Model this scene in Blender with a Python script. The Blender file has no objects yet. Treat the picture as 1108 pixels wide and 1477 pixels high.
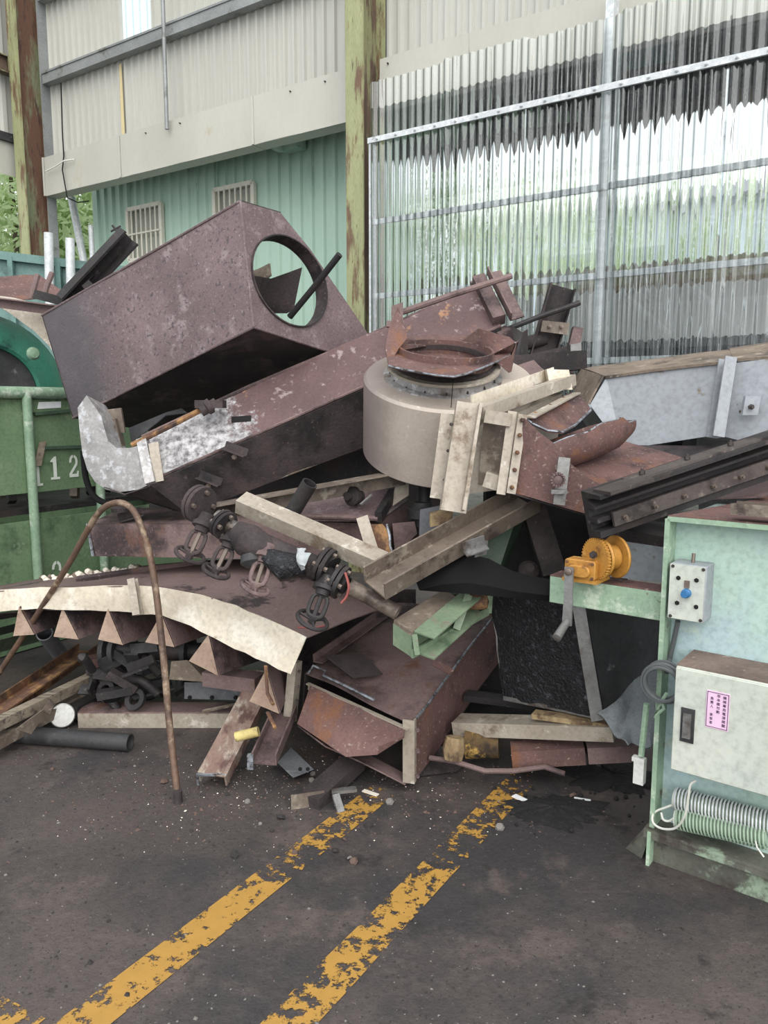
import bpy, bmesh, math, random
from mathutils import Vector, Matrix, noise
random.seed(7)
SC = bpy.context.scene
COL = SC.collection
V = Vector
# ------------------------------------------------------------------ camera, sky, light, exposure
F = 1110.0
PITCH = math.radians(8.0)
CP, SP = math.cos(PITCH), math.sin(PITCH)
CAM = V((0, 0, 1.6))
cd = bpy.data.cameras.new('camera'); cam = bpy.data.objects.new('camera', cd); COL.objects.link(cam)
cam.location = CAM; cam.rotation_euler = (math.radians(90) - PITCH, 0, 0)
cd.sensor_fit = 'VERTICAL'; cd.sensor_height = 36; cd.lens = F * 36 / 1477; cd.clip_end = 300
SC.camera = cam
w = bpy.data.worlds.new('overcast_sky'); SC.world = w; w.use_nodes = True
bg = w.node_tree.nodes['Background']; bg.inputs[0].default_value = (0.93, 0.97, 1.0, 1); bg.inputs[1].default_value = 1.15
sd = bpy.data.lights.new('sun', 'SUN'); sd.energy = 2.7; sd.angle = math.radians(70); sd.color = (1, 0.97, 0.92)
so = bpy.data.objects.new('sun', sd); COL.objects.link(so)
so.rotation_euler = (math.radians(50), math.radians(10), 0); so.location = (1, -4, 9)
SC.view_settings.view_transform = 'Standard'; SC.view_settings.look = 'None'
SC.view_settings.gamma = 1; SC.view_settings.use_curve_mapping = False
SC.view_settings.exposure = 0.25

# ------------------------------------------------------------------ measuring helpers
def dirv(px, py):
    a = (px - 554) / F; b = (738.5 - py) / F
    return V((a, CP + SP * b, -SP + CP * b))
def P(px, py, Y):
    d = dirv(px, py); return CAM + d * (Y / d.y)
def G(px, py, z=0.0):
    d = dirv(px, py); return CAM + d * ((z - CAM.z) / d.z)
def PL(px, py, p0, n):
    d = dirv(px, py); return CAM + d * ((p0 - CAM).dot(n) / d.dot(n))
D1 = V((-.835, .55, 0)).normalized(); D2 = V((.55, .835, 0)).normalized(); UP = V((0, 0, 1))
W0 = P(540, 590, 7.5); W0.z = 0
def W(s, z, o=0): return W0 + D1 * s + D2 * o + UP * z
def WP(px, py, o=0): return PL(px, py, W0 + D2 * o, D2)
def WS(px, py, o=0):
    p = WP(px, py, o) - W0; return p.dot(D1), p.z

# ------------------------------------------------------------------ mesh collector
class MB:
    def __init__(s): s.v = []; s.f = []
    def add(s, vs, fs):
        n = len(s.v); s.v += [V(p) for p in vs]; s.f += [[i + n for i in f] for f in fs]; return s
    def hexa(s, p):
        return s.add(p, [(0,3,2,1),(4,5,6,7),(0,1,5,4),(1,2,6,5),(2,3,7,6),(3,0,4,7)])
    def box(s, c, a, b, d):
        c, a, b, d = V(c), V(a), V(b), V(d)
        return s.hexa([c-a-b-d, c+a-b-d, c+a+b-d, c-a+b-d, c-a-b+d, c+a-b+d, c+a+b+d, c-a+b+d])
    def extr(s, pts, vec):
        pts = [V(p) for p in pts]; n = len(pts); vec = V(vec)
        return s.add(pts + [p + vec for p in pts], [tuple(range(n))[::-1], tuple(range(n, 2*n))] + [(i, (i+1) % n, n+(i+1) % n, n+i) for i in range(n)])
    def slab(s, pts, t):
        pts = [V(p) for p in pts]; n = V((0,0,0))
        for i in range(len(pts)): n += pts[i].cross(pts[(i+1) % len(pts)])
        return s.extr(pts, n.normalized() * t)
    def beam(s, p0, p1, prof, up=UP, hole=None):
        p0, p1 = V(p0), V(p1); t = (p1 - p0).normalized(); u = t.cross(up).normalized(); v = u.cross(t)
        mk = lambda p, q: [p + u * a + v * b for a, b in q]
        if hole is None:
            n = len(prof)
            return s.add(mk(p0, prof) + mk(p1, prof), [tuple(range(n)), tuple(range(n, 2*n))[::-1]] + [(i, n+i, n+(i+1) % n, (i+1) % n) for i in range(n)])
        n = len(prof); vs = mk(p0, prof) + mk(p1, prof) + mk(p0, hole) + mk(p1, hole); fs = []
        for i in range(n):
            j = (i+1) % n
            fs += [(i, n+i, n+j, j), (2*n+i, 2*n+j, 3*n+j, 3*n+i), (i, j, 2*n+j, 2*n+i), (n+i, 3*n+i, 3*n+j, n+j)]
        return s.add(vs, fs)
    def tube(s, path, r, seg=12, cap=True):
        path = [V(p) for p in path]; n = len(path); rs = r if isinstance(r, (list, tuple)) else [r]*n
        ref = None; vs = []; fs = []
        for i, p in enumerate(path):
            t = (path[min(i+1, n-1)] - path[max(i-1, 0)]).normalized()
            if ref is None: ref = t.orthogonal().normalized()
            ref = (ref - t * ref.dot(t)).normalized(); b = t.cross(ref)
            for k in range(seg):
                a = 2*math.pi*k/seg; vs.append(p + (ref*math.cos(a) + b*math.sin(a)) * rs[i])
        for i in range(n-1):
            for k in range(seg):
                k2 = (k+1) % seg; fs.append((i*seg+k, i*seg+k2, (i+1)*seg+k2, (i+1)*seg+k))
        if cap: fs += [tuple(range(seg))[::-1], tuple(range((n-1)*seg, n*seg))]
        return s.add(vs, fs)
    def pipe(s, p0, p1, r, t=.006, seg=20):
        p0, p1 = V(p0), V(p1); d = (p1-p0); L = d.length
        return s.lathe(p0, d, [(r-t, 0), (r, 0), (r, L), (r-t, L)], seg, closed=True)
    def lathe(s, o, axis, prof, seg=32, closed=False, a0=0, a1=2*math.pi):
        o = V(o); ax = V(axis).normalized(); e1 = ax.orthogonal().normalized() if abs(ax.z) < .99 else V((1,0,0)); e1 = (e1 - ax*e1.dot(ax)).normalized(); e2 = ax.cross(e1)
        full = abs(a1 - a0 - 2*math.pi) < 1e-6; m = seg if full else seg+1; n = len(prof); vs = []; fs = []
        for k in range(m):
            a = a0 + (a1-a0)*k/seg
            for r, h in prof: vs.append(o + ax*h + (e1*math.cos(a) + e2*math.sin(a))*r)
        for k in range(seg):
            k2 = (k+1) % m
            for i in range(n if closed else n-1):
                j = (i+1) % n; fs.append((k*n+i, k2*n+i, k2*n+j, k*n+j))
        return s.add(vs, fs)
    def cyl(s, p0, p1, r, seg=12): return s.tube([p0, p1], r, seg)
    def torus(s, c, axis, R, r, seg=28, ms=8):
        ax = V(axis).normalized(); e1 = ax.orthogonal().normalized(); e2 = ax.cross(e1); c = V(c); vs = []; fs = []
        for k in range(seg):
            a = 2*math.pi*k/seg; d = e1*math.cos(a) + e2*math.sin(a)
            for m in range(ms):
                q = 2*math.pi*m/ms; vs.append(c + d*(R + r*math.cos(q)) + ax*(r*math.sin(q)))
        for k in range(seg):
            for m in range(ms):
                fs.append((k*ms+m, ((k+1) % seg)*ms+m, ((k+1) % seg)*ms+(m+1) % ms, k*ms+(m+1) % ms))
        return s.add(vs, fs)
    def grid(s, rows, t=.004):
        """solid sheet through a grid of points"""
        nu, nv = len(rows), len(rows[0]); top = [V(p) for r in rows for p in r]; nrm = []
        for i in range(nu):
            for j in range(nv):
                a = V(rows[min(i+1, nu-1)][j]) - V(rows[max(i-1, 0)][j]); b = V(rows[i][min(j+1, nv-1)]) - V(rows[i][max(j-1, 0)])
                c = a.cross(b); nrm.append(c.normalized() if c.length > 1e-9 else V((0,0,1)))
        bot = [p - n*t for p, n in zip(top, nrm)]; N = nu*nv; fs = []
        I = lambda i, j: i*nv + j
        for i in range(nu-1):
            for j in range(nv-1):
                q = (I(i,j), I(i+1,j), I(i+1,j+1), I(i,j+1)); fs.append(q); fs.append(tuple(k+N for k in q[::-1]))
        rim = [I(i,0) for i in range(nu)] + [I(nu-1,j) for j in range(1, nv)] + [I(i,nv-1) for i in range(nu-2, -1, -1)] + [I(0,j) for j in range(nv-2, 0, -1)]
        for a in range(len(rim)):
            b = (a+1) % len(rim); fs.append((rim[b], rim[a], rim[a]+N, rim[b]+N))
        return s.add(top + bot, fs)
    def sheet(s, a, b, c, d, nu=8, nv=8, amp=0, t=.004, seed=0, fq=3.0):
        a, b, c, d = V(a), V(b), V(c), V(d); n = (b-a).cross(d-a).normalized(); rows = []
        for i in range(nu+1):
            u = i/nu; r = []
            for j in range(nv+1):
                v = j/nv; p = (a*(1-u) + b*u)*(1-v) + (d*(1-u) + c*u)*v
                r.append(p + n*(noise.noise(p*fq + V((seed*7.3, 0, 0)))*amp))
            rows.append(r)
        return s.grid(rows, t)
    def hole_plate(s, outer, hc, hu, hv, n=40, t=.006):
        """flat plate with a round hole: outer polygon (3D), hole centre and its two radius vectors"""
        hc, hu, hv = V(hc), V(hu), V(hv); nn = hu.cross(hv).normalized(); eu = hu.normalized(); ev = nn.cross(eu)
        o2 = [((V(p)-hc).dot(eu), (V(p)-hc).dot(ev)) for p in outer]; inner = []; out = []
        for k in range(n):
            a = 2*math.pi*k/n; q = hu*math.cos(a) + hv*math.sin(a); inner.append(hc + q)
            dx, dy = q.dot(eu), q.dot(ev); best = 9
            for i in range(len(o2)):
                (x1, y1), (x2, y2) = o2[i], o2[(i+1) % len(o2)]; ex, ey = x2-x1, y2-y1; den = dx*ey - dy*ex
                if abs(den) < 1e-9: continue
                T = (x1*ey - y1*ex)/den; S = (x1*dy - y1*dx)/den
                if T > 0 and -1e-6 <= S <= 1+1e-6: best = min(best, T) if best != 9 else T
            out.append([hc + q*best, a])
        # snap the nearest samples onto the true corners
        for p in outer:
            k = min(range(n), key=lambda i: (out[i][0]-V(p)).length); out[k][0] = V(p)
        o = [x[0] for x in out]; vs = inner + o + [p - nn*t for p in inner] + [p - nn*t for p in o]; fs = []
        for k in range(n):
            j = (k+1) % n
            fs += [(k, n+k, n+j, j), (2*n+k, 2*n+j, 3*n+j, 3*n+k), (k, j, 2*n+j, 2*n+k), (n+k, 3*n+k, 3*n+j, n+j)]
        return s.add(vs, fs)
    def build(s, name, mat, parent=None, label=None, cat=None, group=None, kind=None, sharp=38, bevel=0):
        me = bpy.data.meshes.new(name); base = V((0,0,0))
        if parent is not None: base = parent.matrix_world.translation if False else ORG[parent]
        else:
            n = len(s.v); zs = min(p.z for p in s.v)
            base = V((sum(p.x for p in s.v)/n, sum(p.y for p in s.v)/n, zs))
        me.from_pydata([p - base for p in s.v], [], s.f)
        bm = bmesh.new(); bm.from_mesh(me); bmesh.ops.recalc_face_normals(bm, faces=bm.faces); bm.to_mesh(me); bm.free()
        for p in me.polygons: p.use_smooth = True
        me.set_sharp_from_angle(angle=math.radians(sharp)); me.materials.append(mat)
        o = bpy.data.objects.new(name, me); COL.objects.link(o)
        if parent is not None: o.parent = parent; o.location = (0,0,0)
        else: o.location = base
        ORG[o] = base
        if bevel:
            m = o.modifiers.new('bevel', 'BEVEL'); m.width = bevel; m.segments = 2; m.limit_method = 'ANGLE'; m.angle_limit = math.radians(40)
        return tag(o, label, cat, group, kind)
ORG = {}
def curve(pts, n=6):
    pts = [V(p) for p in pts]; out = []
    for i in range(len(pts)-1):
        a, b, c, d = pts[max(i-1,0)], pts[i], pts[i+1], pts[min(i+2,len(pts)-1)]
        for k in range(n):
            t = k/n; out.append(.5*((2*b) + (c-a)*t + (2*a-5*b+4*c-d)*t*t + (3*b-a-3*c+d)*t**3))
    return out + [pts[-1]]
def tag(o, label=None, cat=None, group=None, kind=None):
    for k, x in (('label', label), ('category', cat), ('group', group), ('kind', kind)):
        if x: o[k] = x
    return o
def thing(name, loc, label=None, cat=None, group=None, kind=None):
    o = bpy.data.objects.new(name, None); COL.objects.link(o); o.location = loc; ORG[o] = V(loc); o.empty_display_size = .1
    return tag(o, label, cat, group, kind)
def low(*pts):
    pts = [V(p) for p in pts]; c = sum(pts, V((0,0,0)))/len(pts); c.z = min(p.z for p in pts); return c

# section profiles
def pC(w, h, t):   # channel, open toward +u
    return [(0,-h/2),(w,-h/2),(w,-h/2+t),(t,-h/2+t),(t,h/2-t),(w,h/2-t),(w,h/2),(0,h/2)]
def pU(w, h, t):   # channel, open upward
    return [(-w/2,0),(w/2,0),(w/2,h),(w/2-t,h),(w/2-t,t),(-w/2+t,t),(-w/2+t,h),(-w/2,h)]
def pN(w, h, t): return [(a, -b) for a, b in pU(w, h, t)][::-1]      # open downward
def pL(w, h, t, su=1, sv=1):
    q = [(0,0),(w,0),(w,t),(t,t),(t,h),(0,h)]; q = [(a*su, b*sv) for a, b in q]; return q if su*sv > 0 else q[::-1]
def pR(w, h): return [(-w/2,-h/2),(w/2,-h/2),(w/2,h/2),(-w/2,h/2)]
def pI(w, h, t): return [(-w/2,-h/2),(w/2,-h/2),(w/2,-h/2+t),(t/2,-h/2+t),(t/2,h/2-t),(w/2,h/2-t),(w/2,h/2),(-w/2,h/2),(-w/2,h/2-t),(-t/2,h/2-t),(-t/2,-h/2+t),(-w/2,-h/2+t)]
def bolt(parent, p, n, r=.011, mat=None, name='bolt', h=.012):
    n = V(n).normalized(); m = MB(); m.tube([V(p), V(p)+n*h], r, 6); m.tube([V(p)+n*h, V(p)+n*(h+.008)], r*.55, 8)
    return m.build(name, mat or M['bolt'], parent)

# ------------------------------------------------------------------ materials
def lin(c, d=.16):
    g = .3*c[0] + .59*c[1] + .11*c[2]; c = tuple(x*(1-d) + g*d for x in c)
    return tuple(((x/255)/12.92 if x/255 <= .04045 else ((x/255+.055)/1.055)**2.4) for x in c) + (1,)
M = {}
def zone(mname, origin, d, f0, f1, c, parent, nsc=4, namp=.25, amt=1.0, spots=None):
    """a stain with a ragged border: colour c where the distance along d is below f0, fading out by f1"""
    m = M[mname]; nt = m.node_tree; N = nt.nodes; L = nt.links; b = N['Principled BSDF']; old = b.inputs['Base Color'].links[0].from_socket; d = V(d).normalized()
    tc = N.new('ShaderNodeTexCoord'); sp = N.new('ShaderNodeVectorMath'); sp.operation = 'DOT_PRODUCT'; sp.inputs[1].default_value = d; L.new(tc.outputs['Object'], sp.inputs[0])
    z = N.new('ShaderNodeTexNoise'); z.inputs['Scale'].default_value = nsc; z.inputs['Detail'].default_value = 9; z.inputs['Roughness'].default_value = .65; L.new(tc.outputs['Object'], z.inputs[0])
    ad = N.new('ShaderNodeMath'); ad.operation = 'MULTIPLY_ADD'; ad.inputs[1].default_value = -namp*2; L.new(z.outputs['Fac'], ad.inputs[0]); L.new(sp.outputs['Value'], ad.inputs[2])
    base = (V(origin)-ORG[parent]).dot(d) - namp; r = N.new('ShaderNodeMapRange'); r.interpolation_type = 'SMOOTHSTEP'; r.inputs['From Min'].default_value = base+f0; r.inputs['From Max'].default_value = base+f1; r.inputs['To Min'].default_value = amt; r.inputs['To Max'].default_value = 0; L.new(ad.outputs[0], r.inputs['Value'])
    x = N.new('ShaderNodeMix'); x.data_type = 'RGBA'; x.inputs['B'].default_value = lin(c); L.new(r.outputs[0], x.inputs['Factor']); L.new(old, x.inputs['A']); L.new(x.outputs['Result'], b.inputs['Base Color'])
def worn(name, base, var, spots=(), scale=4.0, rough=.6, metal=0.0, bump=.15, bscale=60, stretch=(1,1,1), spec=.4, grain=.6):
    """two-tone mottled base, then (colour, noise scale, threshold, softness) patches on top, fine bump"""
    m = bpy.data.materials.new(name); m.use_nodes = True; nt = m.node_tree; N = nt.nodes; L = nt.links
    b = N['Principled BSDF']; tc = N.new('ShaderNodeTexCoord'); mp = N.new('ShaderNodeMapping'); mp.inputs['Scale'].default_value = stretch
    L.new(tc.outputs['Object'], mp.inputs[0])
    def nz(sc, det=6, off=0, ro=.6):
        n = N.new('ShaderNodeTexNoise'); n.noise_dimensions = '4D'; n.inputs['W'].default_value = off; n.inputs['Scale'].default_value = sc; n.inputs['Detail'].default_value = det; n.inputs['Roughness'].default_value = ro
        L.new(mp.outputs[0], n.inputs['Vector']); return n
    def ramp(src, lo, hi):
        r = N.new('ShaderNodeMapRange'); r.interpolation_type = 'SMOOTHSTEP'; r.inputs['From Min'].default_value = lo; r.inputs['From Max'].default_value = hi; L.new(src, r.inputs['Value']); return r.outputs[0]
    def mix(f, a, c):
        x = N.new('ShaderNodeMix'); x.data_type = 'RGBA'; L.new(f, x.inputs['Factor'])
        if isinstance(a, tuple): x.inputs['A'].default_value = a
        else: L.new(a, x.inputs['A'])
        x.inputs['B'].default_value = c; return x.outputs['Result']
    col = mix(ramp(nz(scale, 8).outputs['Fac'], .32, .68), lin(base), lin(var))
    fine = nz(bscale, 4, 3.1)
    for i, (c, sc, th, so_) in enumerate(spots):
        col = mix(ramp(nz(sc, 9, 5.7*(i+1), .68).outputs['Fac'], th-.055-so_, th-.055+so_), col, lin(c))
    # fine grain
    x = N.new('ShaderNodeMix'); x.data_type = 'RGBA'; x.blend_type = 'MULTIPLY'; x.inputs['Factor'].default_value = grain
    L.new(col, x.inputs['A']); g = ramp(fine.outputs['Fac'], .2, .62); gg = N.new('ShaderNodeMapRange'); gg.inputs['To Min'].default_value = .55; L.new(g, gg.inputs['Value'])
    L.new(gg.outputs[0], x.inputs['B']); L.new(x.outputs['Result'], b.inputs['Base Color'])
    rr = N.new('ShaderNodeMapRange'); rr.inputs['To Min'].default_value = max(rough-.15, .05); rr.inputs['To Max'].default_value = min(rough+.15, 1); L.new(nz(scale*2.5, 5, 9).outputs['Fac'], rr.inputs['Value']); L.new(rr.outputs[0], b.inputs['Roughness'])
    b.inputs['Metallic'].default_value = metal; b.inputs['Specular IOR Level'].default_value = spec
    bp = N.new('ShaderNodeBump'); bp.inputs['Strength'].default_value = bump; bp.inputs['Distance'].default_value = .01; L.new(fine.outputs['Fac'], bp.inputs['Height']); L.new(bp.outputs[0], b.inputs['Normal'])
    M[name] = m; return m
def plain(name, c, rough=.5, metal=0, spec=.5):
    m = bpy.data.materials.new(name); m.use_nodes = True; b = m.node_tree.nodes['Principled BSDF']
    nt = m.node_tree; n = nt.nodes.new('ShaderNodeTexNoise'); n.inputs['Scale'].default_value = 25; tc = nt.nodes.new('ShaderNodeTexCoord'); nt.links.new(tc.outputs['Object'], n.inputs['Vector'])
    x = nt.nodes.new('ShaderNodeMix'); x.data_type = 'RGBA'; l = lin(c); x.inputs['A'].default_value = tuple(k*.86 for k in l[:3])+(1,); x.inputs['B'].default_value = tuple(min(k*1.1, 1) for k in l[:3])+(1,)
    nt.links.new(n.outputs['Fac'], x.inputs['Factor']); nt.links.new(x.outputs['Result'], b.inputs['Base Color'])
    b.inputs['Roughness'].default_value = rough; b.inputs['Metallic'].default_value = metal; b.inputs['Specular IOR Level'].default_value = spec; M[name] = m; return m

worn('hood', (122,100,102), (104,84,86), [((140,122,124), 9, .64, .07), ((94,80,83), 80, .62, .04), ((152,138,136), 100, .66, .03)], 3, .5, .1, .3, 90)
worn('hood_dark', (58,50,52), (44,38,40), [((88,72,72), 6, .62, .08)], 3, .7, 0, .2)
worn('rust', (128,104,101), (110,88,86), [((58,46,48), 2.2, .6, .08), ((128,104,98), 40, .68, .04), ((108,72,58), 5, .66, .06), ((176,162,154), 120, .70, .02)], 3, .75, 0, .35, 70)
worn('rust_red', (118,84,79), (98,71,68), [((70,52,51), 4, .62, .08), ((150,128,121), 55, .66, .03), ((128,82,58), 6, .64, .06)], 4, .72, 0, .3, 80)
worn('rust_dark', (78,65,65), (62,53,54), [((38,33,35), 3, .58, .08), ((110,90,84), 45, .7, .03)], 3, .8, 0, .35, 70)
worn('rust_orange', (122,82,56), (90,62,50), [((160,116,70), 9, .6, .06), ((60,46,42), 5, .62, .06)], 5, .8, 0, .35, 70)
worn('cut_edge', (168,176,186), (110,112,118), [((70,64,64), 30, .6, .05)], 20, .4, .5, .2)
worn('silver', (176,172,170), (140,138,138), [((196,196,200), 20, .6, .05), ((110,98,90), 5, .64, .06), ((120,92,70), 12, .72, .04)], 5, .42, .35, .15, 60)
worn('beige', (176,165,150), (158,146,130), [((204,196,182), 10, .66, .05), ((116,96,76), 5, .66, .06), ((142,96,58), 14, .74, .03)], 4, .5, .12, .12, 60)
worn('beige_pale', (222,210,188), (202,188,166), [((228,220,204), 6, .6, .08), ((140,112,84), 5, .72, .05), ((120,110,104), 12, .74, .03)], 3, .45, .1, .1, 50)
worn('drum', (190,177,164), (176,163,151), [((204,195,184), 30, .68, .04)], 2.5, .36, .12, .04, 60, grain=.3)
worn('gusset', (172,146,126), (150,122,104), [((104,78,68), 7, .66, .06)], 6, .6, 0, .2)
worn('steel_brown', (132,118,104), (106,92,82), [((158,146,130), 12, .64, .05), ((74,62,56), 5, .64, .06)], 5, .55, .2, .15, stretch=(1,1,1))
worn('black_iron', (54,50,51), (40,38,39), [((86,78,74), 22, .68, .04), ((62,50,48), 4, .62, .08)], 4, .6, .1, .25)
worn('black_tar', (32,33,38), (22,23,27), [((70,72,80), 40, .64, .05), ((96,98,104), 9, .74, .02)], 8, .42, 0, 1.2, 90)
worn('grey_dark', (66,66,68), (52,52,54), [((110,110,112), 12, .7, .04), ((40,40,42), 3, .6, .08)], 3, .6, .1, .15)
worn('grey_paint', (160,166,174), (148,153,160), [((122,108,84), 5, .69, .03), ((70,58,46), 11, .74, .02)], 2, .5, 0, .08, 40)
worn('wood_dirt', (136,120,104), (110,96,84), [((80,70,64), 6, .62, .07), ((164,150,132), 14, .66, .05)], 4, .85, 0, .5, 40)
worn('plank', (148,136,116), (120,106,90), [((84,74,66), 6, .62, .07)], 3, .85, 0, .4, 40, (1,6,6))
worn('pale_iron', (150,150,150), (120,118,116), [((90,78,70), 6, .62, .07)], 4, .45, .5, .15)
worn('galv', (204,208,210), (188,193,196), [((216,220,222), 24, .6, .05), ((160,160,156), 8, .68, .05)], 12, .4, .1, .08, grain=.3)
worn('green_skip', (108,136,98), (96,124,88), [((64,86,62), 3, .64, .08), ((122,112,92), 14, .75, .02), ((132,150,116), 7, .68, .05)], 3, .5, 0, .08, 50)
worn('green_rail', (142,170,140), (116,148,120), [((176,190,172), 12, .64, .05), ((104,84,66), 16, .72, .03)], 6, .45, 0, .1)
worn('teal', (48,128,104), (42,112,92), [((30,76,66), 4, .64, .07), ((120,160,140), 14, .73, .03)], 3, .5, 0, .1)
worn('far_teal', (104,140,134), (92,128,124), [((76,104,100), 4, .64, .07)], 3, .6, 0, .05)
worn('machine', (174,204,188), (164,194,180), [((170,196,200), 1.6, .56, .1), ((186,206,192), 9, .66, .05), ((92,96,86), 16, .75, .02), ((140,116,92), 10, .76, .02)], 2, .45, 0, .05, 50)
worn('machine_edge', (150,182,150), (138,166,142), [((190,206,184), 10, .62, .05), ((104,88,72), 9, .68, .03)], 5, .5, 0, .1)
worn('machine_base', (104,104,92), (84,84,76), [((142,162,138), 7, .62, .05), ((70,62,56), 6, .64, .05)], 5, .65, 0, .2)
worn('cabinet', (200,204,192), (188,194,182), [((182,192,184), 3, .62, .08), ((120,116,100), 30, .79, .015), ((96,88,74), 12, .79, .015)], 2, .45, 0, .03, 40)
worn('dust', (128,108,98), (104,88,80), [((166,150,138), 30, .7, .03)], 8, .9, 0, .3)
worn('green_frame', (128,148,118), (112,134,106), [((82,104,78), 5, .64, .06), ((128,116,104), 9, .66, .05)], 5, .5, 0, .1)
worn('green_deep', (70,96,74), (58,82,64), [((44,58,48), 4, .62, .06)], 4, .5, 0, .1)
worn('winch', (206,146,52), (188,128,46), [((140,88,40), 8, .67, .05), ((228,176,90), 14, .68, .04)], 6, .5, .1, .1)
worn('pvc_grey', (112,114,118), (96,98,104), [((140,142,146), 8, .64, .05)], 3, .6, 0, .1)
worn('cloth', (126,132,136), (112,118,122), [((92,96,100), 5, .62, .08)], 3, .85, 0, .3, 120)
worn('clad', (186,185,176), (178,177,168), [((196,188,166), 2, .7, .06)], 1.0, .5, 0, .01, 30, (1,1,.25), grain=.12)
worn('fascia', (184,182,171), (174,172,161), [((172,160,132), 2, .7, .05)], 1.0, .5, 0, .01, 30, (1,1,.5), grain=.12)
worn('clad_green', (168,198,180), (158,190,171), [((140,170,152), 2, .68, .06)], 1.2, .5, 0, .01, 30, (1,1,.3), grain=.15)
worn('col_green', (158,160,112), (142,146,102), [((112,84,62), 2.6, .6, .05), ((90,78,60), 8, .68, .04)], 3, .6, 0, .15, 40, (3,3,.6))
worn('col_web', (122,128,92), (110,116,86), [((104,70,54), 1.8, .53, .06), ((74,52,46), 5, .64, .05)], 3, .7, 0, .2, 40, (3,3,.6))
worn('col_brown', (104,84,66), (86,66,56), [((132,132,92), 2, .62, .05)], 3, .75, 0, .2, 40, (3,3,.6))
worn('girt', (150,154,154), (132,136,136), [((112,112,108), 5, .66, .05)], 3, .45, .2, .05)
worn('concrete', (150,146,138), (126,122,116), [((104,100,96), 4, .62, .08)], 2, .9, 0, .3)
worn('white_dirty', (222,222,218), (200,200,196), [((150,146,140), 7, .68, .06)], 3, .6, 0, .05)
worn('yellow_worn', (206,188,112), (186,166,96), [((120,104,70), 9, .62, .06)], 8, .6, 0, .1)
worn('rag', (186,190,192), (160,166,170), [((120,118,116), 16, .68, .05)], 6, .9, 0, .3)
worn('insul', (170,146,104), (128,104,74), [((96,74,54), 14, .6, .06)], 14, .95, 0, .8, 40)
worn('soot', (40,38,38), (30,29,29), [((60,56,54), 40, .7, .04)], 10, .95, 0, .8, 60)
worn('bark', (96,84,70), (74,64,54), [], 8, .9, 0, .5)
plain('bolt', (120,106,96), .5, .5); plain('bolt_dark', (70,62,60), .5, .4); plain('cable', (88,92,94), .5); plain('wire_white', (216,216,206), .5)
plain('black_rubber', (20,20,22), .85, 0, .2); plain('knob_blue', (40,110,170), .35); plain('hole', (14,13,13), .9); plain('red_wire', (150,70,64), .6); plain('coil', (150,176,150), .5)
plain('paper', (232,236,238), .7); plain('pink', (232,190,222), .5); plain('ink', (70,40,80), .7); plain('stencil', (208,216,204), .7); plain('cyan', (90,220,225), .4); plain('cream', (226,222,196), .6)
plain('chalk', (222,212,196), .9); plain('window_pane', (170,172,160), .25); plain('window_bar', (206,202,186), .5); plain('chip_grey', (118,112,108), .9); plain('chip_dark', (48,44,44), .9); plain('chip_brown', (96,74,66), .9)

def floor_mat():
    m = worn('floor', (86,75,72), (72,64,62), [((56,53,55), 1.1, .6, .08), ((90,78,74), 3.5, .63, .06), ((122,112,106), 60, .69, .02), ((50,45,45), 7, .68, .05), ((46,42,41), 90, .65, .03)], 1.6, .62, 0, .5, 55, spec=.45)
    return m
floor_mat()
def leaf(name, a, c):
    m = plain(name, a, .6); nt = m.node_tree; b = nt.nodes['Principled BSDF']; tr = nt.nodes.new('ShaderNodeBsdfTranslucent'); tr.inputs[0].default_value = lin(c)
    mx = nt.nodes.new('ShaderNodeMixShader'); mx.inputs[0].default_value = .45; out = nt.nodes['Material Output']
    nt.links.new(b.outputs[0], mx.inputs[1]); nt.links.new(tr.outputs[0], mx.inputs[2]); nt.links.new(mx.outputs[0], out.inputs[0])
leaf('leaf', (140,168,112), (200,224,150)); leaf('leaf_pale', (178,200,150), (224,238,190)); leaf('leaf_deep', (100,128,92), (150,184,118))
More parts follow.
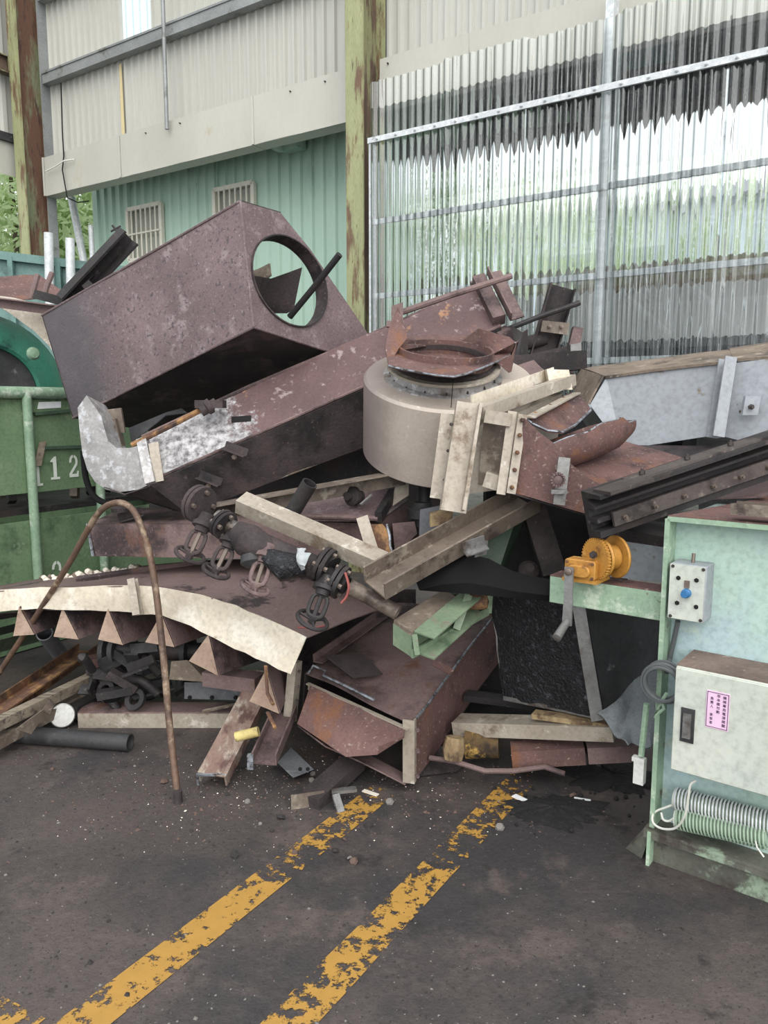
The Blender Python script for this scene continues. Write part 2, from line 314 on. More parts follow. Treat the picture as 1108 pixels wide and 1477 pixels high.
def pvc():
    m = bpy.data.materials.new('clear_pvc'); m.use_nodes = True; nt = m.node_tree; N = nt.nodes; L = nt.links; N.remove(N['Principled BSDF'])
    tc = N.new('ShaderNodeTexCoord'); mp = N.new('ShaderNodeMapping'); mp.inputs['Scale'].default_value = (9,9,.5); L.new(tc.outputs['Object'], mp.inputs[0])
    nz = N.new('ShaderNodeTexNoise'); nz.inputs['Scale'].default_value = 1.6; nz.inputs['Detail'].default_value = 2; L.new(mp.outputs[0], nz.inputs['Vector'])
    bp = N.new('ShaderNodeBump'); bp.inputs['Strength'].default_value = .5; bp.inputs['Distance'].default_value = .03; L.new(nz.outputs['Fac'], bp.inputs['Height'])
    tr = N.new('ShaderNodeBsdfTransparent'); tr.inputs[0].default_value = (.93,.97,.96,1)
    rf = N.new('ShaderNodeBsdfRefraction'); rf.inputs['IOR'].default_value = 1.45; rf.inputs['Roughness'].default_value = .02; rf.inputs[0].default_value = (.95,.98,.97,1); L.new(bp.outputs[0], rf.inputs['Normal'])
    gl = N.new('ShaderNodeBsdfGlossy'); gl.inputs['Roughness'].default_value = .12; gl.inputs[0].default_value = (.95,.98,1,1); L.new(bp.outputs[0], gl.inputs['Normal'])
    tl = N.new('ShaderNodeBsdfTranslucent'); tl.inputs[0].default_value = (.85,.9,.9,1)
    m1 = N.new('ShaderNodeMixShader'); m1.inputs[0].default_value = .86; L.new(tr.outputs[0], m1.inputs[1]); L.new(rf.outputs[0], m1.inputs[2])
    lw = N.new('ShaderNodeLayerWeight'); lw.inputs[0].default_value = .42; L.new(bp.outputs[0], lw.inputs['Normal'])
    lf = N.new('ShaderNodeLayerWeight'); lf.inputs[0].default_value = .5; rp = N.new('ShaderNodeValToRGB'); L.new(lf.outputs['Facing'], rp.inputs[0])
    rp.color_ramp.elements[0].position = .3; rp.color_ramp.elements[0].color = (.96,.99,.99,1); rp.color_ramp.elements[1].position = .72; rp.color_ramp.elements[1].color = (.16,.2,.2,1)
    L.new(rp.outputs[0], tr.inputs[0]); L.new(rp.outputs[0], rf.inputs[0])
    m2 = N.new('ShaderNodeMixShader'); L.new(lw.outputs['Fresnel'], m2.inputs[0]); L.new(m1.outputs[0], m2.inputs[1]); L.new(gl.outputs[0], m2.inputs[2])
    m3 = N.new('ShaderNodeMixShader'); m3.inputs[0].default_value = .04; L.new(m2.outputs[0], m3.inputs[1]); L.new(tl.outputs[0], m3.inputs[2])
    L.new(m3.outputs[0], N['Material Output'].inputs[0]); M['pvc'] = m
pvc()
def skylight():
    m = plain('skylight', (226,240,240), .4); nt = m.node_tree; b = nt.nodes['Principled BSDF']; tr = nt.nodes.new('ShaderNodeBsdfTransparent'); tr.inputs[0].default_value = (.93,.97,.98,1)
    mx = nt.nodes.new('ShaderNodeMixShader'); mx.inputs[0].default_value = .75
    nt.links.new(b.outputs[0], mx.inputs[1]); nt.links.new(tr.outputs[0], mx.inputs[2]); nt.links.new(mx.outputs[0], nt.nodes['Material Output'].inputs[0])
skylight()
def paint_line():
    m = plain('line_paint', (176,128,46), .6); nt = m.node_tree; N = nt.nodes; L = nt.links; b = N['Principled BSDF']
    tc = N.new('ShaderNodeTexCoord'); n = N.new('ShaderNodeTexNoise'); n.inputs['Scale'].default_value = 20; n.inputs['Detail'].default_value = 10; n.inputs['Roughness'].default_value = .72; L.new(tc.outputs['Object'], n.inputs['Vector'])
    n2 = N.new('ShaderNodeTexNoise'); n2.inputs['Scale'].default_value = 2.2; n2.inputs['Detail'].default_value = 3; L.new(tc.outputs['Object'], n2.inputs['Vector'])
    k1 = N.new('ShaderNodeMath'); k1.operation = 'MULTIPLY_ADD'; L.new(n.outputs['Fac'], k1.inputs[0]); k1.inputs[1].default_value = 1.5; k1.inputs[2].default_value = -.75
    k2 = N.new('ShaderNodeMath'); k2.operation = 'MULTIPLY_ADD'; L.new(n2.outputs['Fac'], k2.inputs[0]); k2.inputs[1].default_value = 1.0; k2.inputs[2].default_value = .5
    ad = N.new('ShaderNodeMath'); ad.operation = 'ADD'; L.new(k1.outputs[0], ad.inputs[0]); L.new(k2.outputs[0], ad.inputs[1])
    at = N.new('ShaderNodeAttribute'); at.attribute_name = 'wear'; sb = N.new('ShaderNodeMath'); sb.operation = 'SUBTRACT'; L.new(ad.outputs[0], sb.inputs[0]); L.new(at.outputs['Fac'], sb.inputs[1])
    r = N.new('ShaderNodeMapRange'); r.inputs['From Min'].default_value = .0; r.inputs['From Max'].default_value = .06; L.new(sb.outputs[0], r.inputs['Value'])
    L.new(r.outputs[0], b.inputs['Alpha']); M['line_paint'] = m
paint_line()
# ================================================================== THE SETTING
def floor_grid(name, mat, x0, x1, y0, y1, n, amp, z=0, kind='structure', lab=None, cat=None):
    m = MB(); vs = []; fs = []
    for i in range(n+1):
        for j in range(n+1):
            x = x0 + (x1-x0)*i/n; y = y0 + (y1-y0)*j/n
            vs.append(V((x, y, z + amp*noise.noise(V((x*1.3, y*1.3, 0)))))) 
    for i in range(n):
        for j in range(n): fs.append((i*(n+1)+j, (i+1)*(n+1)+j, (i+1)*(n+1)+j+1, i*(n+1)+j+1))
    m.add(vs, fs); return m.build(name, mat, None, lab, cat, kind=kind)
fl = MB(); fl.hexa([W(14,-.1,.35), W(-9,-.1,.35), W(-9,-.1,-12), W(14,-.1,-12), W(14,0,.35), W(-9,0,.35), W(-9,0,-12), W(14,0,-12)])
fl.build('floor', M['floor'], None, 'dark grimy concrete floor of the scrap yard hall', 'floor', kind='structure')
gm = MB(); gm.hexa([W(40,-.15,.36), W(-40,-.15,.36), W(-40,-.15,60), W(40,-.15,60), W(40,-.03,.36), W(-40,-.03,.36), W(-40,-.03,60), W(40,-.03,60)])
gm.build('ground', M['concrete'], None, 'pale concrete ground outside the open bay', 'ground', kind='structure')

def corr_rows(s0, s1, pitch, depth, soft=False):
    pts = []; s = s0; n = max(1, round(abs(s1-s0)/pitch)); st = (s1-s0)/n
    for k in range(n):
        a = s0 + k*st
        if soft:
            dj = depth*random.uniform(.55, 1.25); ex = random.uniform(.7, 1.6)
            for q in range(10): pts.append((a + st*q/10, dj*(.5*(1-math.cos(2*math.pi*q/10)))**ex))
        else:
            pts += [(a, 0), (a+st*.58, 0), (a+st*.68, depth), (a+st*.9, depth)]
    pts.append((s1, 0)); return pts
def corr(parent, name, s0, s1, z0, z1, o, pitch, depth, mat, frame=None, t=.003, soft=False, nz=1, **kw):
    fr = frame or W
    m = MB(); rows = [[fr(s, z0 + (z1-z0)*k/nz, o - d) for k in range(nz+1)] for s, d in corr_rows(s0, s1, pitch, depth, soft)]
    
    if t: m.grid(rows, t)
    else:
        nv = nz+1; m.add([p for r in rows for p in r], [(i*nv+j, (i+1)*nv+j, (i+1)*nv+j+1, i*nv+j+1) for i in range(len(rows)-1) for j in range(nz)])
    return m.build(name, mat, parent, sharp=25 if t else 80, **kw)

ZT = 8.2; ZF1 = 4.66; ZF0 = 4.2; SC1 = WS(42, 150, -.13)[0]
wb = thing('wall_back', W(3, 0, 0), 'tall back wall of pale ribbed metal sheets', 'wall', kind='structure')
s = SC1 + .1
k = 0
SKY = WS(185, 30)[0]
while s > .12:
    s1 = max(s - .72, 0)
    if s - .72 < .25: s1 = 0
    if s >= SKY > s1:
        zb = WS(185, 62)[1]
        corr(wb, 'cladding_sheet', s, s1, ZF1-.05, zb, .12, .12, .03, M['clad'])
        corr(wb, 'cladding_sheet', s, SKY+.24, zb, ZT, .12, .12, .03, M['clad'])
        corr(wb, 'skylight_sheet', SKY+.24, SKY-.24, zb, ZT, .12, .12, .03, M['skylight'])
        corr(wb, 'cladding_sheet', SKY-.24, s1, zb, ZT, .12, .12, .03, M['clad'])
    else: corr(wb, 'cladding_sheet', s, s1, ZF1-.05, ZT, .12, .12, .03, M['clad'])
    if s1 <= .01: break
    s = s1
s = 0
for k in range(9):
    corr(wb, 'cladding_sheet', s, s-.72, ZF1-.05, ZT, .12, .12, .03, M['clad']); s -= .72
# girts (C purlins), their undersides visible
for z in (5.6, 6.55, 7.5):
    for a, b in ((SC1-.15, .1), (-.1, -6.5)):
        m = MB(); m.beam(W(b, z, -.03), W(a, z, -.03), pC(.1, .14, .006), UP); m.build('girt', M['girt'], wb)
        m = MB(); m.beam(W(a, z+.05, -.036), W(b, z+.05, -.036), pR(.012, .02)); m.build('girt_lip', M['girt'], wb)
# fascia sheets
tops = [SC1-.12, WS(178, 205)[0], WS(370, 145)[0], .1]
for a, b in zip(tops[:-1], tops[1:]):
    m = MB(); m.sheet(W(a-.004, ZF0, -.06), W(b+.004, ZF0, -.06), W(b+.004, ZF1, -.06), W(a-.004, ZF1, -.06), 10, 4, .012, .004, 3)
    m.hexa([W(a-.004, ZF0-.003, -.06), W(b+.004, ZF0-.003, -.06), W(b+.004, ZF0-.003, .12), W(a-.004, ZF0-.003, .12), W(a-.004, ZF0, -.06), W(b+.004, ZF0, -.06), W(b+.004, ZF0, .12), W(a-.004, ZF0, .12)])
    m.build('fascia_sheet', M['fascia'], wb, label='plain pale sheet hung under the ribbed cladding')
    m = MB(); m.beam(W(a, ZF0, -.068), W(a, ZF1, -.068), pR(.03, .008), D2); m.build('seam_strip', M['clad'], wb)
a = -.1
for b in (-1.0, -2.6, -4.2, -6.5):
    m = MB(); m.sheet(W(a-.004, ZF0, -.06), W(b, ZF0, -.06), W(b, ZF1, -.06), W(a-.004, ZF1, -.06), 8, 4, .01, .004, 5)
    m.build('fascia_sheet', M['fascia'], wb); a = b
for px in (210, 260, 420, 470, 560):
    q = WP(px, 170, -.06); q.z = ZF1 - .06; bolt(wb, q, -D2, .008, M['bolt_dark'])
# stains: rust-yellow drips on the cladding are thin smears with a shape of their own
m = MB(); sx = WS(166, 120)[0]; m.slab([W(sx+.03, ZF1+.02, .085), W(sx-.03, ZF1+.02, .085), W(sx-.02, 5.5, .085), W(sx+.02, 5.5, .085)], .002)
m.build('rust_streak', plain('streak', (206,186,136), .7), wb)
# conduit pipe hanging down the back wall
sx = WS(250, 100)[0]; m = MB(); m.tube([W(sx, 4.55, -.12), W(sx, 6.2, -.11), W(sx, 8, -.11)], .022, 10)
m.build('conduit_pipe', M['girt'], None, 'thin grey conduit hanging down the ribbed back wall', 'pipe')
m = MB(); sx = WS(90, 200)[0]; pts = [WP(88, 120, -.02), WP(90, 190, -.03), WP(92, 225, -.09), WP(90, 245, -.1), WP(97, 285, -.1), WP(112, 292, -.1), WP(128, 290, -.08)]
m.tube(pts, .008, 6); m.build('loose_cable', M['black_rubber'], None, 'thin black cable drooping beside the corner column', 'cable')
m = MB(); m.tube([WP(66, 247, -.1), WP(80, 240, -.12), WP(92, 232, -.12), WP(106, 230, -.1)], .009, 6); m.build('loose_cable', M['wire_white'], None, 'short pale cable poking from the corner column', 'cable')

# columns
def column(s, label, name, web='col_web'):
    t = thing(name, W(s, 0, 0), label, 'column', kind='structure'); d = .34; wd = .19
    for i, o in enumerate((-.30, .04)):
        m = MB(); m.box(W(s, ZT/2, o), D1*wd/2, D2*.008, UP*ZT/2); m.build('flange', M['col_green'], t)
    m = MB(); m.box(W(s, ZT/2, -.13), D1*.006, D2*(.17-.008), UP*ZT/2); m.build('web', M[web], t)
    return t
column(0, 'green and rust steel column between cladding and clear curtain', 'trim_1', 'col_brown')
c1 = column(SC1, 'rusty green steel column at the open corner', 'trim_2')
m = MB(); m.box(W(SC1-.115, ZT/2, .03), D1*.012, D2*.06, UP*ZT/2); m.build('edge_angle', M['girt'], c1)

# left wall, running toward the viewer from the corner column
def WLf(s, z, o=0): return W(SC1+.16, 0, -.1) - D2*s + D1*o + UP*z
wl = thing('wall_left', WLf(2, 0), 'ribbed side wall beyond the corner column with open lower part', 'wall', kind='structure')
for k in range(7): corr(wl, 'cladding_sheet', k*.72, k*.72+.72, 4.95, ZT, .15, .24, .035, M['clad'], WLf)
for z, h in ((4.9, .1), (6.9, .1)):
    m = MB(); m.beam(WLf(0, z, .05), WLf(5, z, .05), pC(.08, h, .006)); m.build('girt', M['grey_dark'], wl)
m = MB(); m.slab([WLf(0, 4.85, .1), WLf(5, 4.85, .1), WLf(5, 4.45, .1), WLf(0, 4.45, .1)], .004); m.build('fascia_sheet', M['fascia'], wl)
m = MB(); m.beam(WLf(.02, 5.72, 0), WLf(5, 5.72, 0), pI(.12, .2, .012)); bmo = m.build('tie_beam', M['col_brown'], wl)
m = MB(); m.box(WLf(.12, 5.72, -.075), D2*.1, UP*.085, D1*.006); pl = m.build('bolt_plate', M['col_green'], wl)
for du in (-.05, .05):
    for dz in (-.045, .045): bolt(wl, WLf(.12+du, 5.72+dz, -.08), -D1, .016, M['bolt_dark'])

# green hut behind the open strip
OH = .75
hut = thing('green_hut', W(3, 0, OH), 'pale green ribbed metal hut behind the hall wall', 'building')
sl = WS(135, 330, OH)[0]; s = sl; ZH = 4.6
wins = []
for (x0, x1, y0, y1) in ((188, 236, 304, 372), (313, 369, 276, 345)):
    a, z1 = WS(x0, y0, OH); b, _ = WS(x1, y0, OH); _, z0 = WS(x0, y1+6, OH); wins.append((a, b, z0, z1))
while s > .05:
    s1 = max(s - .8, .02); w_ = [q for q in wins if q[1] < s and q[0] > s1]
    if not w_: corr(hut, 'wall_sheet', s, s1, -.03, ZH, OH, .16, .03, M['clad_green'])
    else:
        a, b, z0, z1 = w_[0]; a2 = min(a, s); b2 = max(b, s1)
        if s > a + .02: corr(hut, 'wall_sheet', s, a2, -.03, ZH, OH, .16, .03, M['clad_green'])
        corr(hut, 'wall_sheet', a2, b2, -.03, z0, OH, .16, .03, M['clad_green']); corr(hut, 'wall_sheet', a2, b2, z1, ZH, OH, .16, .03, M['clad_green'])
        if b - .02 > s1: corr(hut, 'wall_sheet', b2, s1, -.03, ZH, OH, .16, .03, M['clad_green'])
    s = s1
m = MB(); m.hexa([W(sl, -.03, OH+.03), W(sl, -.03, OH+2.4), W(sl+.02, -.03, OH+2.4), W(sl+.02, -.03, OH+.03), W(sl, ZH, OH+.03), W(sl, ZH, OH+2.4), W(sl+.02, ZH, OH+2.4), W(sl+.02, ZH, OH+.03)])
m.build('end_wall', M['clad_green'], hut)
m = MB(); m.hexa([W(sl, ZH, OH-.1), W(0, ZH, OH-.1), W(0, ZH, OH+2.4), W(sl, ZH, OH+2.4), W(sl, ZH+.05, OH-.1), W(0, ZH+.05, OH-.1), W(0, ZH+.05, OH+2.4), W(sl, ZH+.05, OH+2.4)]); m.build('roof', M['clad_green'], hut)
for (a, b, z0, z1) in wins:
    wf = MB(); 
    for q in (((a, z0), (a, z1)), ((b, z0), (b, z1)), ((a, z0), (b, z0)), ((a, z1), (b, z1))):
        wf.beam(W(q[0][0], q[0][1], OH-.04), W(q[1][0], q[1][1], OH-.04), pR(.05, .05), D2)
    wo = wf.build('window_frame', M['window_bar'], hut)
    m = MB(); m.box(W((a+b)/2, (z0+z1)/2, OH+.03), D1*abs(a-b)/2, UP*(z1-z0)/2, D2*.005); m.build('pane', M['window_pane'], wo)
    for k in range(1, 7):
        m = MB(); sx = a + (b-a)*k/7; m.tube([W(sx, z0, OH-.06), W(sx, z1, OH-.06)], .013, 8); m.build('bar', M['window_bar'], wo)
    m = MB(); m.beam(W(a, (z0+z1)/2, OH-.06), W(b, (z0+z1)/2, OH-.06), pR(.03, .02)); m.build('cross_bar', M['window_bar'], wo)
m = MB(); q = WP(430, 212, OH); sx = (q-W0).dot(D1); m.box(W(sx, q.z, OH-.1), D1*.13, UP*.06, D2*.08); m.box(W(sx+.1, q.z+.02, OH-.22), D1*.03, UP*.1, D2*.06)
m.build('wall_bracket', M['clad_green'], hut)
# leaning post and kerb outdoors
m = MB(); m.tube([WP(103, 285, .5), WP(120, 372, .5), WP(138, 470, .5)], .05, 12); m.build('leaning_post', M['galv'], None, 'pale leaning post outside beside the green hut', 'post')
m = MB(); m.tube([WP(131, 325, .4), WP(138, 460, .4)], .035, 10); m.build('upright_pole', M['galv'], None, 'thin upright grey pole outside at the hut corner', 'post')

# ---------------- clear corrugated curtain
OP = -.36; ZP1 = WS(537, 120, OP)[1]
pc = thing('pvc_curtain', W(-3, 1.9, OP), 'clear ribbed plastic sheet screen hung on galvanised rails', 'screen')
SP0 = WS(535, 300, OP)[0]; s = SP0
for k in range(8):
    corr(pc, 'clear_sheet', s, s-.74, 1.6, ZP1 + (.02 if k % 2 else 0), OP - (.004 if k % 2 else 0), .075, .03, M['pvc'], t=0, soft=True, nz=1)
    s -= .72
ZR = [WS(537, y_, OP)[1] for y_ in (205, 320, 427, 530)]
for z in ZR:
    m = MB(); m.beam(W(SP0, z, OP-.04 if z == ZR[0] else OP+.045), W(-6, z, OP-.04 if z == ZR[0] else OP+.045), pR(.02 if z == ZR[0] else .04, .045)); m.build('rail', M['galv'], pc)
    for k in range(30):
        if z == ZR[0]: bolt(pc, W(SP0-.1-.19*k, z, OP-.05), -D2, .012, M['galv'])
sx = WS(880, 60, OP)[0]; m = MB(); m.beam(W(sx, .0, OP+.12), W(sx, 4.62, OP+.12), pC(.06, .12, .005), D2); m.build('post', M['galv'], pc)
m = MB(); m.beam(W(SP0+.01, 1.8, OP+.04), W(SP0+.01, ZR[0], OP+.04), pR(.05, .04), D2); m.build('edge_strip', M['galv'], pc)

# ---------------- what stands behind the curtain
can = thing('canopy_roof', W(-3, 4.35, 2), 'dark underside of a lean-to roof behind the clear screen', 'roof')
m = MB(); m.hexa([W(5.4,4.95,.2), W(-14,4.95,.2), W(-14,4.75,4), W(5.4,4.75,4), W(5.4,5.03,.2), W(-14,5.03,.2), W(-14,4.83,4), W(5.4,4.83,4)]); m.build('roof_sheet', M['rust_dark'], can)
for k in range(7):
    o = .5 + k*.55; zz = 4.95 - (o-.2)*.2/3.8; m = MB(); m.beam(W(5.3, zz-.06, o), W(-14, zz-.06, o), pR(.06, .1)); m.build('rafter', M['black_iron'], can)
m = MB(); m.beam(W(5.4, 4.66, 4.0), W(-14, 4.66, 4.0), pR(.08, .2)); m.build('eave_beam', M['steel_brown'], can)
for sx in (-1.8, -5.5, -9):
    m = MB(); m.beam(W(sx, 0, 3.75), W(sx, 4.6, 3.75), pR(.12, .12), D2); m.build('canopy_post', M['galv'], can)
p0 = WP(897, 90, 1.2); p1 = WP(970, 74, 1.2); m = MB(); m.beam(p0, p1, pR(.2, .08)); m.build('cyan_tube', M['cyan'], None, 'bright cyan strip hanging under the lean-to roof', 'sheet')
a = WP(772, 170, 2.4); b = WP(822, 163, 2.4); m = MB(); m.slab([a-UP*.1, b-UP*.1, b+UP*.1, a+UP*.1], .06); m.build('cream_signboard', M['cream'], None, 'small cream signboard hanging behind the clear screen', 'sign')
# white lorry body and junk outside
lt = thing('white_trailer', W(-8, 0, 6), 'long white trailer side seen through the clear screen', 'trailer')
m = MB(); LS = WS(690, 420, 3.9)[0]; m.hexa([W(LS,2.3,3.9), W(-16,2.3,3.9), W(-16,2.3,6.4), W(LS,2.3,6.4), W(LS,2.85,3.9), W(-16,2.85,3.9), W(-16,2.85,6.4), W(LS,2.85,6.4)]); m.build('side', M['white_dirty'], lt)
m = MB(); m.hexa([W(LS-.1,.5,4), W(-16,.5,4), W(-16,.5,6.3), W(LS-.1,.5,6.3), W(LS-.1,2.3,4), W(-16,2.3,4), W(-16,2.3,6.3), W(LS-.1,2.3,6.3)]); m.build('chassis', M['grey_dark'], lt)
for sx in (-4.6, -6.5, -8.5, -11):
    m = MB(); m.lathe(W(sx, .47, 3.85), D2, [(.1,0),(.48,0),(.5,.05),(.5,.25),(.1,.25)], 24); m.build('wheel', M['black_rubber'], lt)
m = MB(); m.hexa([W(LS-.3,2.85,4.2), W(-16,2.85,4.2), W(-16,2.85,6), W(LS-.3,2.85,6), W(LS-.3,3.15,4.2), W(-16,3.1,4.2), W(-16,3.1,6), W(LS-.3,3.15,6)]); m.build('timber_load', M['insul'], lt)
for k in range(3):
    q = thing('dark_bin', W(-1.6-1.5*k, 0, 2.2), 'dark grey scrap bin outside the clear screen, ' + ('next to the hut', 'between the other two bins', 'farthest from the hut')[k], 'bin', 'scrap bins outside the screen')
    m = MB(); o0, o1, s0, s1 = 1.7, 2.7, -1.1-1.5*k, -2.3-1.5*k
    m.hexa([W(s0-.1,0,o0+.1), W(s1+.1,0,o0+.1), W(s1+.1,0,o1-.1), W(s0-.1,0,o1-.1), W(s0,1.5,o0), W(s1,1.5,o0), W(s1,1.5,o1), W(s0,1.5,o1)]); m.build('body', M['grey_dark'], q)
    m = MB(); m.beam(W(s0+.02,1.5,o0), W(s1-.02,1.5,o0), pR(.06,.06)); m.build('rim', M['grey_paint'], q)
for k, (a, b) in enumerate((((905, 430), (985, 500)), ((985, 400), (1080, 490)), ((930, 395), (880, 440)))):
    m = MB(); m.tube([WP(*a, .9), WP(*b, .9)], .03, 10); m.build('brace_pipe', M['galv'], None, ('shorter pipe slanting down to the right behind the clear screen', 'longer pipe slanting down to the right behind the clear screen', 'pipe slanting the opposite way behind the clear screen')[k], 'pipe', 'slanting pipes behind the screen')

fs_ = thing('far_shed', W(-6, 0, 16), 'far pale blue shed beyond the trees and trailer', 'building')
m = MB(); m.hexa([W(10,-.03,16), W(-30,-.03,16), W(-30,-.03,20), W(10,-.03,20), W(10,5.6,16), W(-30,5.6,16), W(-30,5.6,20), W(10,5.6,20)]); m.build('shed_wall', plain('shed_blue', (196,212,226), .6), fs_)
m = MB(); m.hexa([W(10.3,5.6,15.7), W(-30.3,5.6,15.7), W(-30.3,5.6,20.3), W(10.3,5.6,20.3), W(10.3,5.8,15.7), W(-30.3,5.8,15.7), W(-30.3,6.4,20.3), W(10.3,6.4,20.3)]); m.build('shed_roof', M['grey_paint'], fs_)
for k in range(14):
    m = MB(); m.box(W(8-2.6*k, 2.8, 15.95), D1*.12, D2*.06, UP*2.75); m.build('shed_post', M['grey_dark'], fs_)
# ---------------- trees outdoors
def tree(p, h, r, n, mat, label, ls=.09, base=.25):
    t = thing('leafy_tree', p, label, 'tree', 'trees outside the hall'); p = V(p)
    m = MB(); m.tube([p, p+V((.05, 0, h*.5)), p+V((-.05, .1, h*.85))], [.12, .08, .03], 8); m.build('trunk', M['bark'], t)
    m = MB(); vs = []; fs = []
    cl = [(V((random.gauss(0, .45)*r, random.gauss(0, .45)*r, h*(base + (1-base)*random.random()))), r*random.uniform(.3, .55)) for _ in range(26)]
    for k in range(n):
        c, cr = random.choice(cl); q = p + c + V((random.gauss(0, 1), random.gauss(0, 1), random.gauss(0, 1))).normalized()*cr*random.random()**.4
        if q.z < .05: continue
        u = V((random.gauss(0,1), random.gauss(0,1), random.gauss(0,1))).normalized(); v = u.orthogonal().normalized(); l = ls*random.uniform(.6, 1.3); i = len(vs)
        vs += [q-u*l, q+v*l*.4+u*.2*l, q+u*l, q-v*l*.4+u*.2*l]; fs.append((i, i+1, i+2, i+3))
    m.add(vs, fs); m.build('foliage', M[mat], t)
tree(V((P(25,400,13).x, 13, 0)), 6.3, 1.7, 7500, 'leaf_pale', 'bright green tree outside the open corner')
tree(V((P(-60,400,15).x, 15, 0)), 7.5, 2.2, 7500, 'leaf_pale', 'tallest leafy tree farther out beyond the open corner')
tree(V((P(112,400,14).x, 14, 0)), 6.0, 1.5, 7000, 'leaf', 'leafy tree between corner column and green hut')
tree(V((P(-190,400,13).x, 13, 0)), 5.5, 1.2, 6500, 'leaf_pale', 'leafy tree beyond the side wall opening')
tree(WP(585, 590, 9)*1.0 - UP*WP(585, 590, 9).z, 6.2, 1.8, 5000, 'leaf_deep', 'dense tree behind the hut end, seen through clear screen', .11)
tree(WP(720, 590, 9.5) - UP*WP(720, 590, 9.5).z, 5.0, 1.4, 3500, 'leaf_pale', 'broad tree behind the white trailer, near the hut', .11)
tree(WP(880, 590, 9.5) - UP*WP(880, 590, 9.5).z, 4.9, 1.4, 3500, 'leaf', 'broad tree behind the middle of the white trailer', .11)
tree(WP(1050, 590, 9.5) - UP*WP(1050, 590, 9.5).z, 4.7, 1.4, 3500, 'leaf_pale', 'pale broad tree behind the far end of the trailer', .11)

# ---------------- floor markings
def stripe(name, pts, wd, wears, label):
    pts = [G(*p) for p in pts]; n = 40; A, B = pts[0], pts[-1]; t = (B-A).normalized(); u = t.cross(UP); m = MB(); vs = []; fs = []
    for i in range(n+1):
        p = A + (B-A)*i/n
        for q in (-.5, .5): vs.append(p + u*wd*q*(1+.05*noise.noise(p*4)) + UP*.0025)
    for i in range(n): fs.append((2*i, 2*i+1, 2*i+3, 2*i+2))
    m.add(vs, fs); o = m.build(name, M['line_paint'], None, label, 'floor marking', 'yellow floor lines'); me = o.data
    at = me.attributes.new('wear', 'FLOAT', 'POINT')
    for i in range(len(me.vertices)):
        f = (i//2)/n*(len(wears)-1); k = min(int(f), len(wears)-2); at.data[i].value = wears[k]*(1-f+k) + wears[k+1]*(f-k)
stripe('floor_line', [(90, 1500), (480, 1190), (560, 1135)], .125, [.88,.9,.93,.95,.97,1.0,.98,1.03], 'worn yellow floor line ending under the flattened rust duct')
stripe('floor_line', [(395, 1500), (640, 1225), (765, 1112)], .125, [.95,.96,.98,1.0,.99,1.02,.98,1.02], 'badly flaked yellow floor line ending near the soot patch')
stripe('floor_line', [(-60, 1438), (36, 1494)], .12, [.9,.95,1.0], 'short yellow floor line crossing the others at an angle')
# ================================================================== GREEN SKIP AT THE LEFT, WITH ITS LOAD
DS = G(0, 950); 
def D(s, z, o=0): return V((DS.x, DS.y, 0)) + D2*s + D1*o + UP*z
def DP(px, py, o=0): return PL(px, py, D(0, 0, o), D1)
sk = thing('scrap_skip', D(.3, 0, .8), 'green steel scrap skip stencilled 112 with pale pipe rails', 'skip')
zt = DP(20, 575).z; s0, s1 = -1.2, 1.75
def dquad(y0, y1, a=s0, b=s1, o=0, t=.02):
    """front sheet between two pixel heights measured at x=0 and carried level along the skip"""
    z0 = DP(0, y0).z; z1 = DP(0, y1).z; m = MB(); m.hexa([D(a, z0, o), D(b, z0, o), D(b, z0, o+t), D(a, z0, o+t), D(a, z1, o), D(b, z1, o), D(b, z1, o+t), D(a, z1, o+t)]); return m
dquad(715, 572).build('upper_panel', M['green_skip'], sk)
dquad(905, 757).build('lower_panel', M['green_skip'], sk)
dquad(948, 918).build('sill_beam', M['green_skip'], sk)
m = MB(); zt = DP(0, 566).z; m.tube([D(s0, zt, -.02), D(s1, zt, -.02)], .038, 14); m.build('top_rail', M['green_rail'], sk)
for px in (42, 140, -60):
    sx = (DP(px, 700)-D(0,0)).dot(D2); m = MB(); m.tube([D(sx, .12, -.035), D(sx+.0, zt, -.035)], .03, 12); m.build('upright_rail', M['green_rail'], sk)
# other sides, floor
m = MB(); m.box(D((s0+s1)/2, zt/2, 2.2), D2*(s1-s0)/2, UP*zt/2, D1*.02); m.build('rear_panel', M['green_skip'], sk)
m = MB(); m.box(D(s1, zt/2, 1.1), D1*1.1, UP*zt/2, D2*.02); m.build('end_panel', M['green_skip'], sk)
m = MB(); m.box(D((s0+s1)/2, .08, 1.1), D2*(s1-s0)/2, UP*.04, D1*1.1); m.build('skip_floor', M['black_iron'], sk)
m = MB(); m.box(D((s0+s1)/2, .9, .5), D2*(s1-s0)/2, UP*.02, D1*.4); m.build('inner_shelf', M['black_iron'], sk)
